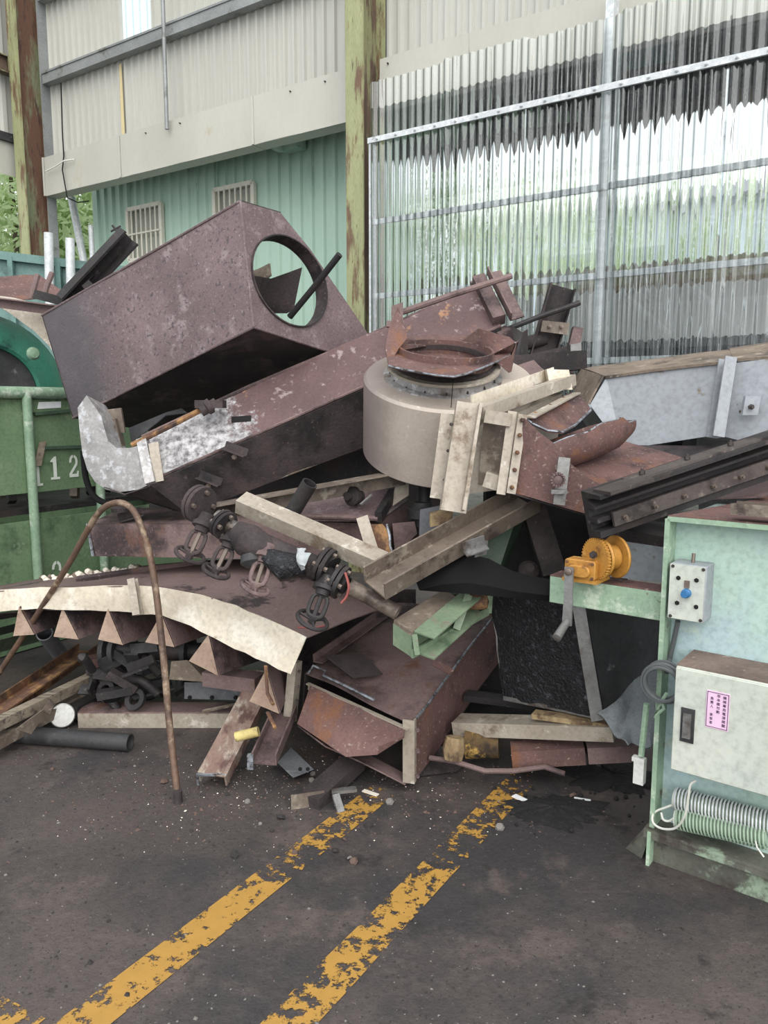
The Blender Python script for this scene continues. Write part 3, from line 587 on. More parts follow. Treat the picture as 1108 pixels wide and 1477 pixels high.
# dents: raised ribs of the panel
for (x0, y0, x1, y1) in ((48, 597, 102, 592), (62, 646, 118, 644)):
    m = MB(); m.beam(DP(x0, y0, -.006), DP(x1, y1, -.006), pR(.02, .05), D1); m.build('crease', M['green_deep'], sk)
m = MB(); m.slab([DP(56, 580, -.004), DP(88, 579, -.004), DP(88, 588, -.004), DP(54, 590, -.004)], .003); m.build('label_sticker', M['paper'], sk)
m = MB(); m.sheet(DP(56, 638, -.01), DP(66, 636, -.01), DP(58, 672, -.03), DP(47, 672, -.03), 3, 6, .02, .004); m.build('torn_tag', M['plank'], sk)
def text(body, name, parent, p, right, up, size, mat, depth=.002, font_shear=0):
    cu = bpy.data.curves.new(name, 'FONT'); cu.body = body; cu.size = size; cu.align_x = 'CENTER'; cu.align_y = 'CENTER'; cu.extrude = depth
    tmp = bpy.data.objects.new(name, cu); COL.objects.link(tmp); dg = bpy.context.evaluated_depsgraph_get(); me = bpy.data.meshes.new_from_object(tmp.evaluated_get(dg)); bpy.data.objects.remove(tmp)
    r = V(right).normalized(); u = V(up); u = (u - r*u.dot(r)).normalized(); n = r.cross(u)
    M4 = Matrix((r, u, n)).transposed(); base = ORG[parent]
    for v in me.vertices: v.co = M4 @ v.co + V(p) - base
    me.materials.clear(); me.materials.append(mat); o = bpy.data.objects.new(name, me); COL.objects.link(o); o.parent = parent; return o
# stencil numerals built as outlines (serif '1', arched '2')
def numeral(kind, px, py, hpx, parent, smear=False):
    q = DP(px, py, -.004); hh = (DP(px, py-hpx/2, -.004) - DP(px, py+hpx/2, -.004)).length; r, u = D2, UP
    m = MB(); L = lambda pts: m.slab([q + r*a*hh*.62 + u*b*hh for a, b in pts], .002)
    if kind == '1':
        L([(-.12,-.42),(.14,-.42),(.14,.5),(-.02,.5),(-.12,.4)]); L([(-.34,-.5),(.36,-.5),(.36,-.4),(-.34,-.4)]); L([(-.36,.28),(-.14,.26),(-.14,.4),(-.1,.46)])
    else:
        pts = []; 
        for k in range(15):
            a = math.radians(190 - k*16); pts.append((.02+.34*math.cos(a), .2+.3*math.sin(a)))
        inn = [(.02+.17*math.cos(math.radians(190-k*16)), .2+.18*math.sin(math.radians(190-k*16))) for k in range(15)]
        for k in range(14): 
            if k == 6: continue
            L([pts[k], pts[k+1], inn[k+1], inn[k]])
        L([pts[14], inn[14], (-.38,-.36), (-.34,-.5)]) if not smear else None
        if not smear: L([(-.36,-.5),(.36,-.5),(.4,-.24),(.3,-.24),(.24,-.36),(-.36,-.36)])
    return m.build('numeral', M['stencil'], parent)
numeral('1', 54, 684, 34, sk); numeral('1', 79, 675, 33, sk); numeral('2', 106, 672, 32, sk); numeral('2', 82, 826, 34, sk, True)
# black junk showing in the gap
for k in range(9):
    a = D(-.5+k*.2, .95, .15+.1*(k % 3)); m = MB(); m.beam(a, a+V((random.uniform(-.1,.1), .1, random.uniform(.15,.3))), pR(.05,.07)); m.build('iron_offcut', M['black_iron'] if k % 3 else M['steel_brown'], None, ('short brown offcut inside the skip gap' if k % 3 == 0 else 'short black iron offcut inside the skip gap'), 'scrap bar', 'iron offcuts in the skip gap')
# big teal fan bell in the skip
c = P(-28, 570, 5.6); ax = (CAM - c + V((1.6, 0, .5))).normalized(); fb = thing('fan_bell', low(c - UP*.5), 'large teal flared fan housing lying in the skip', 'fan housing')
m = MB(); m.lathe(c, ax, [(.32,.26),(.34,.28),(.48,.2),(.58,.06),(.64,-.2),(.64,-.5),(.60,-.5),(.6,-.2),(.46,.15),(.32,.24)], 48); m.build('bell', M['teal'], fb)
m = MB(); m.lathe(c, ax, [(.0,.16),(.34,.22),(.35,.2),(.0,.1)], 40); m.build('core', M['grey_dark'], fb)
m = MB(); q = P(48, 510, 5.05); m.lathe(q, ax, [(0,.03),(.03,.026),(.04,.01),(.042,0)], 16); m.build('cap', M['green_rail'], fb)
# crumpled sheets on top of the skip load
m = MB(); m.sheet(P(-40, 398, 5.6), P(60, 402, 5.7), P(118, 432, 5.5), P(-40, 432, 5.2), 10, 6, .06, .005, 2); m.build('red_sheet', M['rust_red'], None, 'bent red-brown sheet on the skip load', 'sheet')
m = MB(); m.grid([[P(-20, 425, 5.15), P(-20, 432, 5.1)], [P(20, 430, 5.1), P(14, 452, 5.05)], [P(60, 440, 5.05), P(50, 478, 5.0)], [P(88, 450, 5.0), P(72, 500, 4.98)], [P(96, 455, 5.0), P(84, 520, 4.98)]], .006); m.build('cream_sheet', M['beige'], None, 'folded cream sheet metal over the teal fan housing', 'sheet')
m = MB(); m.beam(P(-30, 426, 4.95), P(92, 442, 4.85), pL(.07, .06, .008, 1, -1)); m.build('angle_bar', M['rust'], None, 'brown angle bar lying across the skip load', 'angle iron')
for a, b in (((46, 430), (54, 397)), ((64, 428), (75, 394))):
    m = MB(); m.tube([P(*a, 5.0), P(a[0]+3, a[1]-14, 5.0), P(*b, 5.05)], .018, 8); m.build('stud_rod', M['rust'], None, 'short rusty stud standing up from the skip load', 'rod', 'studs on the skip load')
m = MB(); m.box(P(72, 430, 4.95), V((.08,.02,-.02)), V((0,.03,0)), V((.01,0,.025))); m.build('clamp_block', M['black_iron'], None, 'small black clamp block beside the rusty studs', 'clamp')
# black slotted post sticking up
bp_ = thing('black_post', P(92, 432, 4.9), 'black steel post sticking up from the skip load', 'steel post')
m = MB(); a, b = P(92, 434, 4.9), P(182, 338, 5.0); m.beam(a, b, pC(.09, .12, .014), V((-.6,-.7,.3))); m.build('bar', M['black_iron'], bp_)
m = MB(); m.slab([P(118, 412, 4.85), P(134, 398, 4.85), P(128, 404, 4.85), P(136, 412, 4.85), P(124, 420, 4.85)], .03); m.build('lug', M['black_iron'], bp_)
m = MB(); m.tube([P(162, 325, 5), P(170, 335, 5)], .008, 6); m.tube([P(160, 334, 5), P(174, 326, 5)], .006, 6); m.build('wire_tip', M['black_iron'], bp_)
# far blue-green container with stake posts
FC0 = P(-60, 362, 8.0); FC1 = P(215, 395, 8.3); fc = thing('far_container', V((FC0.x, FC0.y, 0)), 'blue-green ribbed container wall behind the skip', 'container')
dn = V((0,0,-1))
m = MB(); a, b = FC0.copy(), FC1.copy(); bk = V((.05,.12,0)); m.hexa([V((a.x,a.y,0)), V((b.x,b.y,0)), V((b.x,b.y,0))+bk, V((a.x,a.y,0))+bk, a, b, b+bk, a+bk]); m.build('side_panel', M['far_teal'], fc)
m = MB(); m.beam(FC0+V((0,-.03,0)), FC1+V((0,-.03,0)), pR(.08,.08)); m.build('top_rail', M['far_teal'], fc)
for px in (16, 148, 84, 196):
    f = (px+60)/275; q = FC0.lerp(FC1, f); m = MB(); m.beam(q+dn*1.4+V((0,-.05,0)), q+V((0,-.05,0)), pR(.05,.05), V((0,1,0))); m.build('rib', M['green_rail'] if False else M['far_teal'], fc)
for px, py, e in ((70, 336, 420), (101, 344, 440)):
    f = (px+60)/275; Y = 7.85 + .3*f; m = MB(); m.tube([P(px+2, e+20, Y), P(px, py, Y)], .045, 12); m.build('stake_post', M['galv'], fc)

# ================================================================== THE PILE
# ---- big brown hood box with round opening
TL, TR, BR, BL = P(60,455,4.7), P(347,290,3.98), P(366,472,3.86), P(105,603,4.6)
RB = P(490,512,4.3); RF = P(535,487,4.42)
nR = (TR-BR).cross(RB-BR).normalized(); RT = PL(405,307,BR,nR); RF = PL(535,487,BR,nR); RM = PL(448,360,BR,nR)
worn('hood_front', (122,100,102), (104,84,86), [((140,122,124), 9, .64, .07), ((78,68,72), 45, .63, .03), ((160,146,144), 60, .68, .03)], 3, .5, .1, .3, 90)
hb = thing('hood_box', low(BL, BR), 'large brown sheet-metal hood box with round hole in its end', 'hood')
dv = RB - BR
m = MB(); m.sheet(TL, BL, BR, TR, 10, 18, .008, .008, 1, 2.5); m.build('front_panel', M['hood_front'], hb)
zone('hood_front', TL, TR-TL, .22, .62, (74,70,76), hb, 3, .16, .85)
hc = PL(419,406,BR,nR); eU = PL(470,414,BR,nR) - hc; eU = (PL(472,416,BR,nR)-PL(368,398,BR,nR))/2; eV = (PL(414,342,BR,nR)-PL(424,469,BR,nR))/2
eV = eV - eU*(eV.dot(eU)/eU.length_squared)
rim_n = eU.cross(eV).normalized()
if rim_n.dot(CAM-hc) < 0: rim_n = -rim_n
m = MB(); m.hole_plate([BR, RB, RF, RM, RT, TR], hc, eU, eV, 64, .006); m.build('end_panel', M['hood'], hb)
m = MB(); rows = []
for k in range(49):
    a = 2*math.pi*k/48; e = eU*math.cos(a)+eV*math.sin(a); rows.append([hc+e*1.0+rim_n*.012, hc+e*1.0-rim_n*.03, hc+e*1.0-rim_n*.075])
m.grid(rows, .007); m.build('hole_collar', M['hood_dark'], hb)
m = MB(); m.slab([BL, BR, RB, BL+dv], .006); m.build('underside', M['hood_dark'], hb)  # dark panel colour stands for the shaded hollow interior
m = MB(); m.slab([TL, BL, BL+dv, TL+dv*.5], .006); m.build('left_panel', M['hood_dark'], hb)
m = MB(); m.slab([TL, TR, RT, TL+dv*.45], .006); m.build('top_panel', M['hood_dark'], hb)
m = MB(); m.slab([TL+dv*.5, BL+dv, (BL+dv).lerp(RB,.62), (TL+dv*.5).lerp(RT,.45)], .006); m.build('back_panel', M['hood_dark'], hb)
for a, b in ((BL, BR), (TL, TR), (BR, TR), (BR, RB)):
    m = MB(); m.tube([a, a.lerp(b,.5), b], .007, 6); m.build('folded_edge', M['hood'], hb)
q = hc - rim_n*.16
m = MB(); m.grid([[P(368,398,4.5), P(372,440,4.45)], [P(392,402,4.4), P(394,452,4.38)], [P(420,392,4.34), P(414,452,4.34)], [P(436,386,4.3), P(424,446,4.32)]], .005); m.build('torn_baffle', M['rust_dark'], hb)
m = MB(); m.grid([[P(366,392,4.55), P(368,416,4.5)], [P(380,386,4.5), P(384,404,4.46)], [P(390,380,4.46), P(392,398,4.46)]], .01); m.build('insulation_scrap', M['wood_dirt'], hb)
m = MB(); m.tube([P(418,457,4.2), P(455,412,4.1), P(490,367,4.0)], .017, 10); m.build('round_bar', M['black_iron'], None, 'dark round bar poking out of the hood box hole', 'bar')

# ---- long rust duct with silver elbow
def lerpP(a, b, f): return a.lerp(b, f)
E1a, E2a, E3a = P(205,630,3.98), P(217,694,3.82), P(272,737,3.95)
E1b, E2b, E3b = P(692,410,4.42), P(722,470,4.22), P(745,560,4.4)
ld = thing('long_duct', low(E2a, E3a, E2b), 'long purple-brown rectangular duct under the hood box', 'duct')
m = MB(); rows = []
n = 22
for i in range(n+1):
    f = i/n; a = E1a.lerp(E1b,f); b = E2a.lerp(E2b,f); c = E3a.lerp(E3b,f); d = a+(c-b); w_ = V((0,0,.012*noise.noise(V((f*6,0,0)))))
    rows.append([a+w_, a.lerp(b,.5)+w_*.5, b, b.lerp(c,.5)+V((0,.02*noise.noise(V((f*5,3,0))),0)), c, d, a+w_])
m.grid(rows, .006)
def duct_mat():
    m_ = worn('long_duct_paint', (108,80,80), (94,70,70), [((150,132,130), 18, .66, .04), ((168,120,84), 6, .70, .04), ((196,180,168), 12, .74, .03)], 4, .6, .1, .25, 70)
    nt = m_.node_tree; N = nt.nodes; L = nt.links; b = N['Principled BSDF']; old = b.inputs['Base Color'].links[0].from_socket
    tc = N.new('ShaderNodeTexCoord'); sp = N.new('ShaderNodeVectorMath'); sp.operation = 'DOT_PRODUCT'; d = (E2b-E2a).normalized(); sp.inputs[1].default_value = d; L.new(tc.outputs['Object'], sp.inputs[0])
    z = N.new('ShaderNodeTexNoise'); z.inputs['Scale'].default_value = 9; z.inputs['Detail'].default_value = 10; z.inputs['Roughness'].default_value = .75; L.new(tc.outputs['Object'], z.inputs[0])
    ad = N.new('ShaderNodeMath'); ad.operation = 'MULTIPLY_ADD'; ad.inputs[1].default_value = -.9; L.new(z.outputs['Fac'], ad.inputs[0]); L.new(sp.outputs['Value'], ad.inputs[2])
    base = (E2a-ORG[ld]).dot(d); r = N.new('ShaderNodeMapRange'); r.interpolation_type = 'SMOOTHSTEP'; r.inputs['From Min'].default_value = base+.02; r.inputs['From Max'].default_value = base+.12; L.new(ad.outputs[0], r.inputs['Value'])
    x = N.new('ShaderNodeMix'); x.data_type = 'RGBA'; sc_ = N.new('ShaderNodeTexNoise'); sc_.inputs['Scale'].default_value = 26; sc_.inputs['Detail'].default_value = 9; sc_.inputs['Roughness'].default_value = .7; L.new(tc.outputs['Object'], sc_.inputs[0]); cr = N.new('ShaderNodeValToRGB'); cr.color_ramp.elements[0].position = .38; cr.color_ramp.elements[0].color = lin((96,90,92)); cr.color_ramp.elements[1].position = .6; cr.color_ramp.elements[1].color = lin((186,184,186)); L.new(sc_.outputs['Fac'], cr.inputs[0]); L.new(cr.outputs[0], x.inputs['A']); L.new(r.outputs[0], x.inputs['Factor']); L.new(old, x.inputs['B']); L.new(x.outputs['Result'], b.inputs['Base Color'])
duct_mat()
m.build('duct_body', M['long_duct_paint'], ld)
# lower dark cheek
m = MB(); off = (E2a-E1a).cross(E2b-E2a).normalized()*.004
m = MB(); m.sheet(E2a+V((0,-.025,-.014)), E3a+V((0,-.03,-.01)), E3b+V((0,-.03,-.01)), E2b+V((0,-.025,-.014)), 6, 20, .006, .004, 4); m.build('lower_panel', M['rust_dark'], ld)
m = MB(); m.tube([E3a.lerp(E3b,.12)+V((0,-.02,0)), E3a.lerp(E3b,.62)+V((0,-.02,0))], .012, 6); m.build('bottom_lip', M['steel_brown'], ld)
# mid seam: edge bead
m = MB(); m.tube([E2a+V((0,-.012,0)), E2a.lerp(E2b,.5)+V((0,-.012,0)), E2b+V((0,-.012,0))], .008, 6); m.build('seam_bead', M['rust'], ld)
m = MB(); m.tube([E1a, E1a.lerp(E1b,.3)+UP*.01, E1a.lerp(E1b,.62)-UP*.006, E1b], .01, 6); m.build('rolled_edge', M['rust'], ld)
nB = (E1a-E2a).cross(E2b-E2a).normalized()
if nB.dot(CAM-E2a) < 0: nB = -nB
pb = E2a + nB*.008
m = MB(); m.slab([PL(334,601,pb,nB), PL(362,599,pb,nB), PL(362,607,pb,nB), PL(334,609,pb,nB)], .004); m.build('slot', M['hole'], ld)
for cx, cy, Yq in ((340,655,3.85), (303,697,3.85)):
    m = MB(); q = P(cx, cy, Yq); m.beam(P(cx-16, cy-8, Yq), P(cx+16, cy+4, Yq-.02), pL(.05,.04,.006)); hgo = m.build('hinge_bracket', M['rust_dark'], ld); bolt(ld, q+V((0,-.03,-.01)), V((0,-1,-.2)), .014)
# end flange at the upper right
fd = (E2b-E2a).normalized(); fl_ = MB()
for a, b in ((E1b, E2b), (E2b, E3b), (E3b, E1b+E3b-E2b), (E1b+E3b-E2b, E1b)):
    o_ = ((a+b)/2 - (E1b+E3b)/2).normalized()*.03; fl_.beam(a+o_, b+o_, pR(.07,.07), fd)
fl_.build('end_flange', M['rust'], ld)
m = MB(); m.beam(E1b+fd*.04+UP*.03+V((0,-.04,0)), E2b+fd*.05+V((.0,-.05,0)), pL(.06,.08,.008), fd); m.build('flange_angle', M['rust'], ld)
m = MB(); q = E2b.lerp(E3b,.35)+fd*.05; m.grid([[q+V((-.03,-.05,.1)), q+V((-.06,-.06,-.1))],[q+V((.03,-.07,.06)), q+V((.0,-.08,-.12))],[q+V((.06,-.04,.08)), q+V((.07,-.03,-.14))]], .006); m.build('torn_lip', M['black_iron'], ld)
# silver elbow (flat cheek with rounded heel) joined at the left
out = [(125,570),(112,588),(115,622),(119,655),(126,678),(137,695),(153,706),(172,710),(200,706),(219,697),(210,640),(188,646),(168,646),(156,636),(150,616),(146,600)]
eb = [P(x, y, 3.93 - .08*((x-112)/107)) for x, y in out]
m = MB(); m.extr(eb, V((.02,.2,-.05))); m.build('silver_elbow', M['silver'], ld, label='rounded silver elbow end')
m = MB(); m.beam(P(206,634,3.90), P(219,698,3.80), pR(.05,.05), V((0,1,0))); m.build('elbow_flange', M['silver'], ld)
m = MB(); m.beam(P(214,640,3.86), P(222,696,3.80), pL(.05,.05,.006), V((0,1,0))); m.build('elbow_flange', M['beige'], ld)
m = MB(); m.grid([[P(150,702,3.86), P(190,712,4.1)], [P(180,712,3.84), P(230,728,4.08)], [P(218,700,3.82), P(262,738,3.95)], [P(232,698,3.83), P(300,742,3.98)]], .006); m.build('elbow_underside', M['rust_dark'], ld)
# box bracket behind elbow
m = MB(); m.beam(P(146,610,4.1), P(178,606,4.1), pR(.02,.13)); m.beam(P(166,604,4.08), P(176,644,4.08), pR(.02,.06), V((0,1,0))); m.beam(P(150,612,4.1), P(158,646,4.1), pR(.02,.06), V((0,1,0))); m.build('square_bracket', M['steel_brown'], None, 'small square steel bracket standing behind the silver elbow', 'bracket')
rc = thing('rod_and_clamp', P(190,642,3.9), 'rusty rod with bolted clamp lying on the long duct', 'rod')
m = MB(); m.tube([P(190,642,3.88), P(250,612,3.9), P(312,580,3.95)], .014, 8); m.build('rod', M['rust_orange'], rc)
m = MB(); m.lathe(P(292,592,3.9), P(312,580,3.92)-P(292,592,3.9), [(0,-.01),(.03,-.01),(.03,.02),(.04,.025),(.04,.05),(.025,.055),(.025,.08),(.0,.08)], 12); m.build('clamp', M['rust_dark'], rc)
m = MB(); m.box(P(304,583,3.93), V((.07,.0,.0)), V((0,.05,0)), V((0,0,.02))); m.build('clamp_plate', M['rust_dark'], rc)
m = MB(); m.grid([[P(186,618,4.2), P(190,640,4.15)], [P(240,596,4.25), P(240,600,4.2)], [P(262,590,4.3), P(270,596,4.22)]], .005); m.build('metal_sliver', M['grey_dark'], None, 'thin dark sheet sliver lying under the hood box', 'sheet')
rr = thing('rod_on_duct', P(575,452,4.1), 'long rusty rod with end clamp resting on the duct top', 'rod')
m = MB(); m.tube([P(572,453,4.1), P(650,426,4.15), P(738,398,4.2)], .016, 8); m.build('rod', M['rust'], rr)
m = MB(); q = P(573,454,4.08); m.box(q, V((.03,0,.01)), V((0,.03,0)), V((0,0,.05))); m.box(q+V((-.01,-.02,-.05)), V((.045,0,0)), V((0,.03,0)), V((0,0,.015))); m.build('end_clamp', M['rust'], rr)

# ---- upright channel, rods at the back right
uc = thing('upright_channel', P(790,540,4.6), 'dark upright channel with riveted plate standing behind the fan', 'channel')
m = MB(); m.beam(P(775,535,4.6), P(810,414,4.6), [(-a, b) for a, b in pC(.06, .15, .008)][::-1], V((1,0,.2))); m.build('channel', M['rust_dark'], uc)
m = MB(); m.slab([P(783,462,4.52), P(822,466,4.52), P(819,483,4.52), P(780,478,4.52)], .012); pl = m.build('splice_plate', M['steel_brown'], uc)
for px in (793, 810): bolt(uc, P(px, 471, 4.51), V((0,-1,0)), .012)
m = MB(); m.beam(P(828,470,4.55), P(812,535,4.5), pL(.06,.05,.008), V((0,1,0))); m.build('side_angle', M['rust'], uc)
m = MB(); m.sheet(P(752,515,4.55), P(838,498,4.55), P(838,520,4.45), P(752,548,4.45), 4, 4, .02, .008); m.build('foot_plate', M['rust_dark'], uc)
m = MB(); m.tube([P(724,478,4.45), P(780,456,4.45), P(836,437,4.5)], .015, 8); m.build('thin_rod', M['black_iron'], None, 'thin dark rod leaning across the upright channel', 'rod')
m = MB(); m.pipe(P(742,500,4.55), P(786,488,4.6), .04); m.build('pipe_stub', M['rust_dark'], None, 'short dark pipe stub beside the upright channel', 'pipe')
m = MB(); m.box(P(829,512,4.4), V((.03,0,.005)), V((0,.04,0)), V((-.005,0,.06))); m.build('chrome_block', M['pale_iron'], None, 'small shiny metal block beside the upright channel', 'block')
m = MB(); m.beam(P(700,530,4.3), P(840,520,4.3), pR(.2,.1)); m.build('rust_beam', M['rust_dark'], None, 'dark rust beam lying behind the fan casing', 'beam')
m = MB(); m.sheet(P(690,545,4.0), P(770,520,4.1), P(800,545,3.9), P(700,575,3.85), 5, 5, .03, .006, 9); m.build('bent_sheet', M['rust'], None, 'bent rusty sheet wedged behind the fan casing', 'sheet')

# ---- fan casing: drum, neck, stiffened outlet frame
tl = math.radians(23); AX = V((.02, -math.sin(tl), math.cos(tl))).normalized()
Cb = P(641,650,3.68); Rd = .388; Hd = .372; Ct = Cb + AX*Hd
fan = thing('fan_casing', low(Cb), 'round beige fan casing drum with flanged neck and outlet frame', 'fan casing')
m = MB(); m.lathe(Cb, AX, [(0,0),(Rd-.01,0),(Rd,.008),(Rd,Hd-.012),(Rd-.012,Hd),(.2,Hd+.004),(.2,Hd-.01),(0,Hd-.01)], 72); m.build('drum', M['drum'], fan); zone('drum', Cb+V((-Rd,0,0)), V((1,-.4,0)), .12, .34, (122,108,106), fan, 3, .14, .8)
m = MB(); m.beam(Cb + V((-.015,-Rd-.0,0)) + AX*.03 + V((0,.008,0)), Cb + V((-.015,-Rd,0)) + AX*Hd + V((0,.008,0)), pR(.003,.004), V((0,1,0))); m.build('drum_seam', M['hole'], fan)
Nk = Ct + V((-.03,0,0))
m = MB(); m.lathe(Nk, AX, [(.268,0),(.268,.008),(.238,.012),(.234,.05),(.215,.05),(.215,0)], 64); m.build('neck', M['silver'], fan)
m = MB(); m.lathe(Nk, AX, [(.22,.047),(.255,.047),(.255,.059),(.22,.059)], 64, closed=True); m.build('neck_flange', M['beige'], fan)
for k in range(16):
    a = 2*math.pi*k/16; e1 = V((1,0,0)); e2 = AX.cross(e1); bolt(fan, Nk + (e1*math.cos(a)+e2*math.sin(a))*.24 + AX*.008, AX, .006, M['bolt_dark'], 'rivet', .004)
# torn plate with ring on top of the neck
tp = thing('torn_ring_plate', Nk + AX*.11, 'torn rusty plate with round ring sitting on the fan neck', 'plate')
AX2 = V((.05,-math.sin(math.radians(15)),math.cos(math.radians(15)))).normalized(); Rc = P(643,512,3.5); e1 = V((1,0,.0)); e1 = (e1-AX2*e1.dot(AX2)).normalized(); e2 = AX2.cross(e1)
outl = [(744,494,.02),(740,509,0),(722,519,0),(694,531,0),(672,539,-.01),(655,543,-.01),(630,541,0),(607,537,0),(580,532,0),(561,527,0),(555,502,.0),(563,470,.02),(574,444,.02),(582,470,.0),(584,490,.0),(600,486,.0),(625,483,0),(650,484,0),(676,484,0),(690,474,.01),(712,480,.02),(735,486,.02)]
nn = len(outl); rows = []
order = []
for x, y, e in outl:
    q = PL(x, y, Rc, AX2); 
    if y < 500 and x < 600: q = P(x, y, 3.46 + .02*(x-555)/30 + .05)
    if x > 685 and y < 500: q = P(x, y, 3.56)
    v = q - Rc; order.append((math.atan2(v.dot(e2), v.dot(e1)), q))
for a, q in order + order[:1]:
    v = q - Rc; a = math.atan2(v.dot(e2), v.dot(e1)); p_in = Rc + (e1*math.cos(a)+e2*math.sin(a))*.212; rows.append([p_in, p_in.lerp(q,.5) + AX2*.004*random.uniform(-1,1), q])
m = MB(); m.grid(rows, .007); m.build('torn_plate', M['rust_red'], tp)
m = MB(); m.tube([r[2]+V((0,-.002,-.001)) for r in rows[:10]], .004, 5); m.build('cut_edge', M['cut_edge'], tp)
m = MB(); m.lathe(Rc, AX2, [(.203,-.04),(.214,-.04),(.214,.03),(.203,.03)], 56, closed=True); m.build('ring', M['rust_red'], tp)
m = MB(); m.lathe(Rc - AX2*.035, AX2, [(.0,-.006),(.208,-.006),(.208,0),(0,0)], 40); m.build('ring_floor', M['rust_red'], tp)
m = MB(); m.lathe(Nk + AX*.06, AX, [(.2,0),(.225,0),(.235,.01),(.215,.022),(.2,.022)], 48, closed=True); m.build('lower_collar', M['rust_dark'], tp)
m = MB(); m.grid([[P(746,492,3.54), P(744,494,3.52)], [P(738,512,3.46), P(738,536,3.48)], [P(716,522,3.44), P(734,538,3.48)]], .007); m.build('right_fold', M['rust_red'], tp)
m = MB(); m.grid([[P(555,503,3.44), P(561,530,3.40)], [P(562,472,3.5), P(574,505,3.44)], [P(574,444,3.54), P(586,488,3.52)]], .008); m.build('left_fold', M['rust_red'], tp)

# outlet box with stiffeners
a0, a1, a2, a3 = P(655,592,3.12), P(742,602,3.06), P(730,712,3.0), P(648,722,3.05)   # TL TR BR BL
dpt = P(822,566,3.62) - P(754,601,3.05)
m = MB(); m.hexa([a3+V((0,.14,0)), a2+V((0,.14,0)), a2+dpt, a3+dpt, a0+V((0,.14,0)), a1+V((0,.14,0)), a1+dpt, a0+dpt]); m.build('outlet_box', M['beige'], fan)
# V channel in front of the drum
m = MB(); m.beam(P(654,738,2.96), P(678,581,3.04), [(-b, a) for a, b in pC(.06, .1, .006)], V((0,1,0))); m.build('channel_stiffener', M['beige'], fan)
m = MB(); m.beam(P(668,736,2.935), P(693,583,3.015), pR(.012,.05), V((0,1,0))); m.build('channel_lip', M['beige'], fan)
m = MB(); m.beam(P(638,720,3.06), P(654,598,3.12), pL(.05,.05,.006), V((0,1,0))); m.build('angle_stiffener', M['beige'], fan)
for y in (612, 650, 692): bolt(fan, P(652-(y-600)*.12, y, 3.05), V((.1,-1,0)), .007, M['bolt_dark'])
# right flange strip with rusted bolts
m = MB(); m.beam(P(729,714,2.99), P(746,594,3.04), pL(.035,.05,.006), V((0,1,0))); m.build('flange_strip', M['beige'], fan)
m = MB(); m.beam(P(737,712,2.98), P(754,598,3.03), pR(.035,.012), V((0,1,0))); m.build('flange_strip', M['beige'], fan)
for f in (.08,.3,.52,.74,.93): bolt(fan, P(737,712,2.965).lerp(P(754,598,3.015), f), V((0,-1,0)), .009, M['rust_orange'])
# top beam & flange to the upper right
m = MB(); m.beam(P(690,596,3.06), P(824,548,3.62), pR(.05,.05)); m.build('top_rail', M['beige'], fan)
m = MB(); m.beam(P(682,588,3.12), P(800,545,3.66), pL(.06,.05,.006,-1)); m.build('top_angle', M['beige_pale'], fan)
m = MB(); m.beam(P(756,601,3.03), P(824,566,3.62), pL(.045,.05,.006,1,-1)); m.build('side_flange', M['beige'], fan)
for f in (.2,.5,.8): bolt(fan, P(756,606,3.0).lerp(P(824,570,3.6), f), V((.3,-1,0)), .012, M['rust_orange'])
m = MB(); m.box(P(804,548,3.6), V((.055,.02,0)), V((0,.05,0)), V((-.01,0,.045))); m.build('corner_block', M['beige_pale'], fan)
m = MB(); m.beam(P(700,690,3.06), P(732,700,3.04), pR(.06,.06)); m.build('sill', M['beige'], fan)
m = MB(); m.beam(P(700,600,3.06), P(738,606,3.04), pR(.06,.05)); m.build('lintel', M['beige'], fan)
m = MB(); m.slab([P(698,604,3.16), P(740,606,3.14), P(730,700,3.14), P(690,698,3.16)], .004); m.build('recess_panel', M['steel_brown'], fan)  # shade of the recess put into the colour: darker than its frame
m = MB(); m.beam(P(560,548,3.62), P(690,592,3.1), pR(.0,.0)) if False else None
# drum foot: jack and grey motor foot below
mj = thing('screw_jack', P(608,780,3.3), 'grey cast jack body with round post under the drum', 'jack')
m = MB(); m.cyl(P(613,745,3.5), P(613,690,3.55), .028, 14); m.build('post', M['black_iron'], mj)
m = MB(); m.lathe(P(610,740,3.48), UP, [(0,-.06),(.05,-.06),(.05,-.02),(.07,-.02),(.07,.02),(.05,.03),(.04,.05),(0,.05)], 20); m.build('collar', M['grey_dark'], mj)
m = MB(); m.hexa([P(604,790,3.25), P(650,770,3.25), P(655,770,3.45), P(610,790,3.45), P(606,735,3.25), P(640,728,3.25), P(645,728,3.45), P(610,735,3.45)]); m.build('body', M['pvc_grey'], mj)
m = MB(); m.box(P(636,746,3.12), V((.045,0,.01)), V((0,.04,0)), V((0,0,.025))); m.build('yellow_wood_chip', M['insul'], None, 'burnt yellow wood chip under the outlet channel', 'wood chip')

# ---- torn red duct on the fan outlet
rd = thing('torn_red_duct', P(800,740,3.0), 'torn red rust duct with curled end joined to fan outlet', 'duct')
fp = [P(757,603,3.04), P(738,710,3.0)]
rows = []
for f, top, bot, Y in ((0, (757,603), (738,710), 3.02), (.25, (776,622), (765,717), 2.98), (.5, (800,640), (795,726), 2.95), (.75, (822,668), (822,734), 2.92), (1, (850,690), (850,742), 2.9), (1.3, (900,716), (905,758), 2.86)):
    a = P(*top, Y); b = P(*bot, Y); rows.append([a.lerp(b, k/4) + V((0, .006*noise.noise(V((f*9, k, 1))), 0)) for k in range(5)])
m = MB(); m.grid(rows, .006); m.build('front_sheet', M['rust_red'], rd)
m = MB(); m.sheet(P(772,680,3.0), P(905,716,2.87), P(985,660,3.3), P(880,630,3.55), 10, 8, .012, .006, 12); m.build('lower_plate', M['rust_red'], rd)
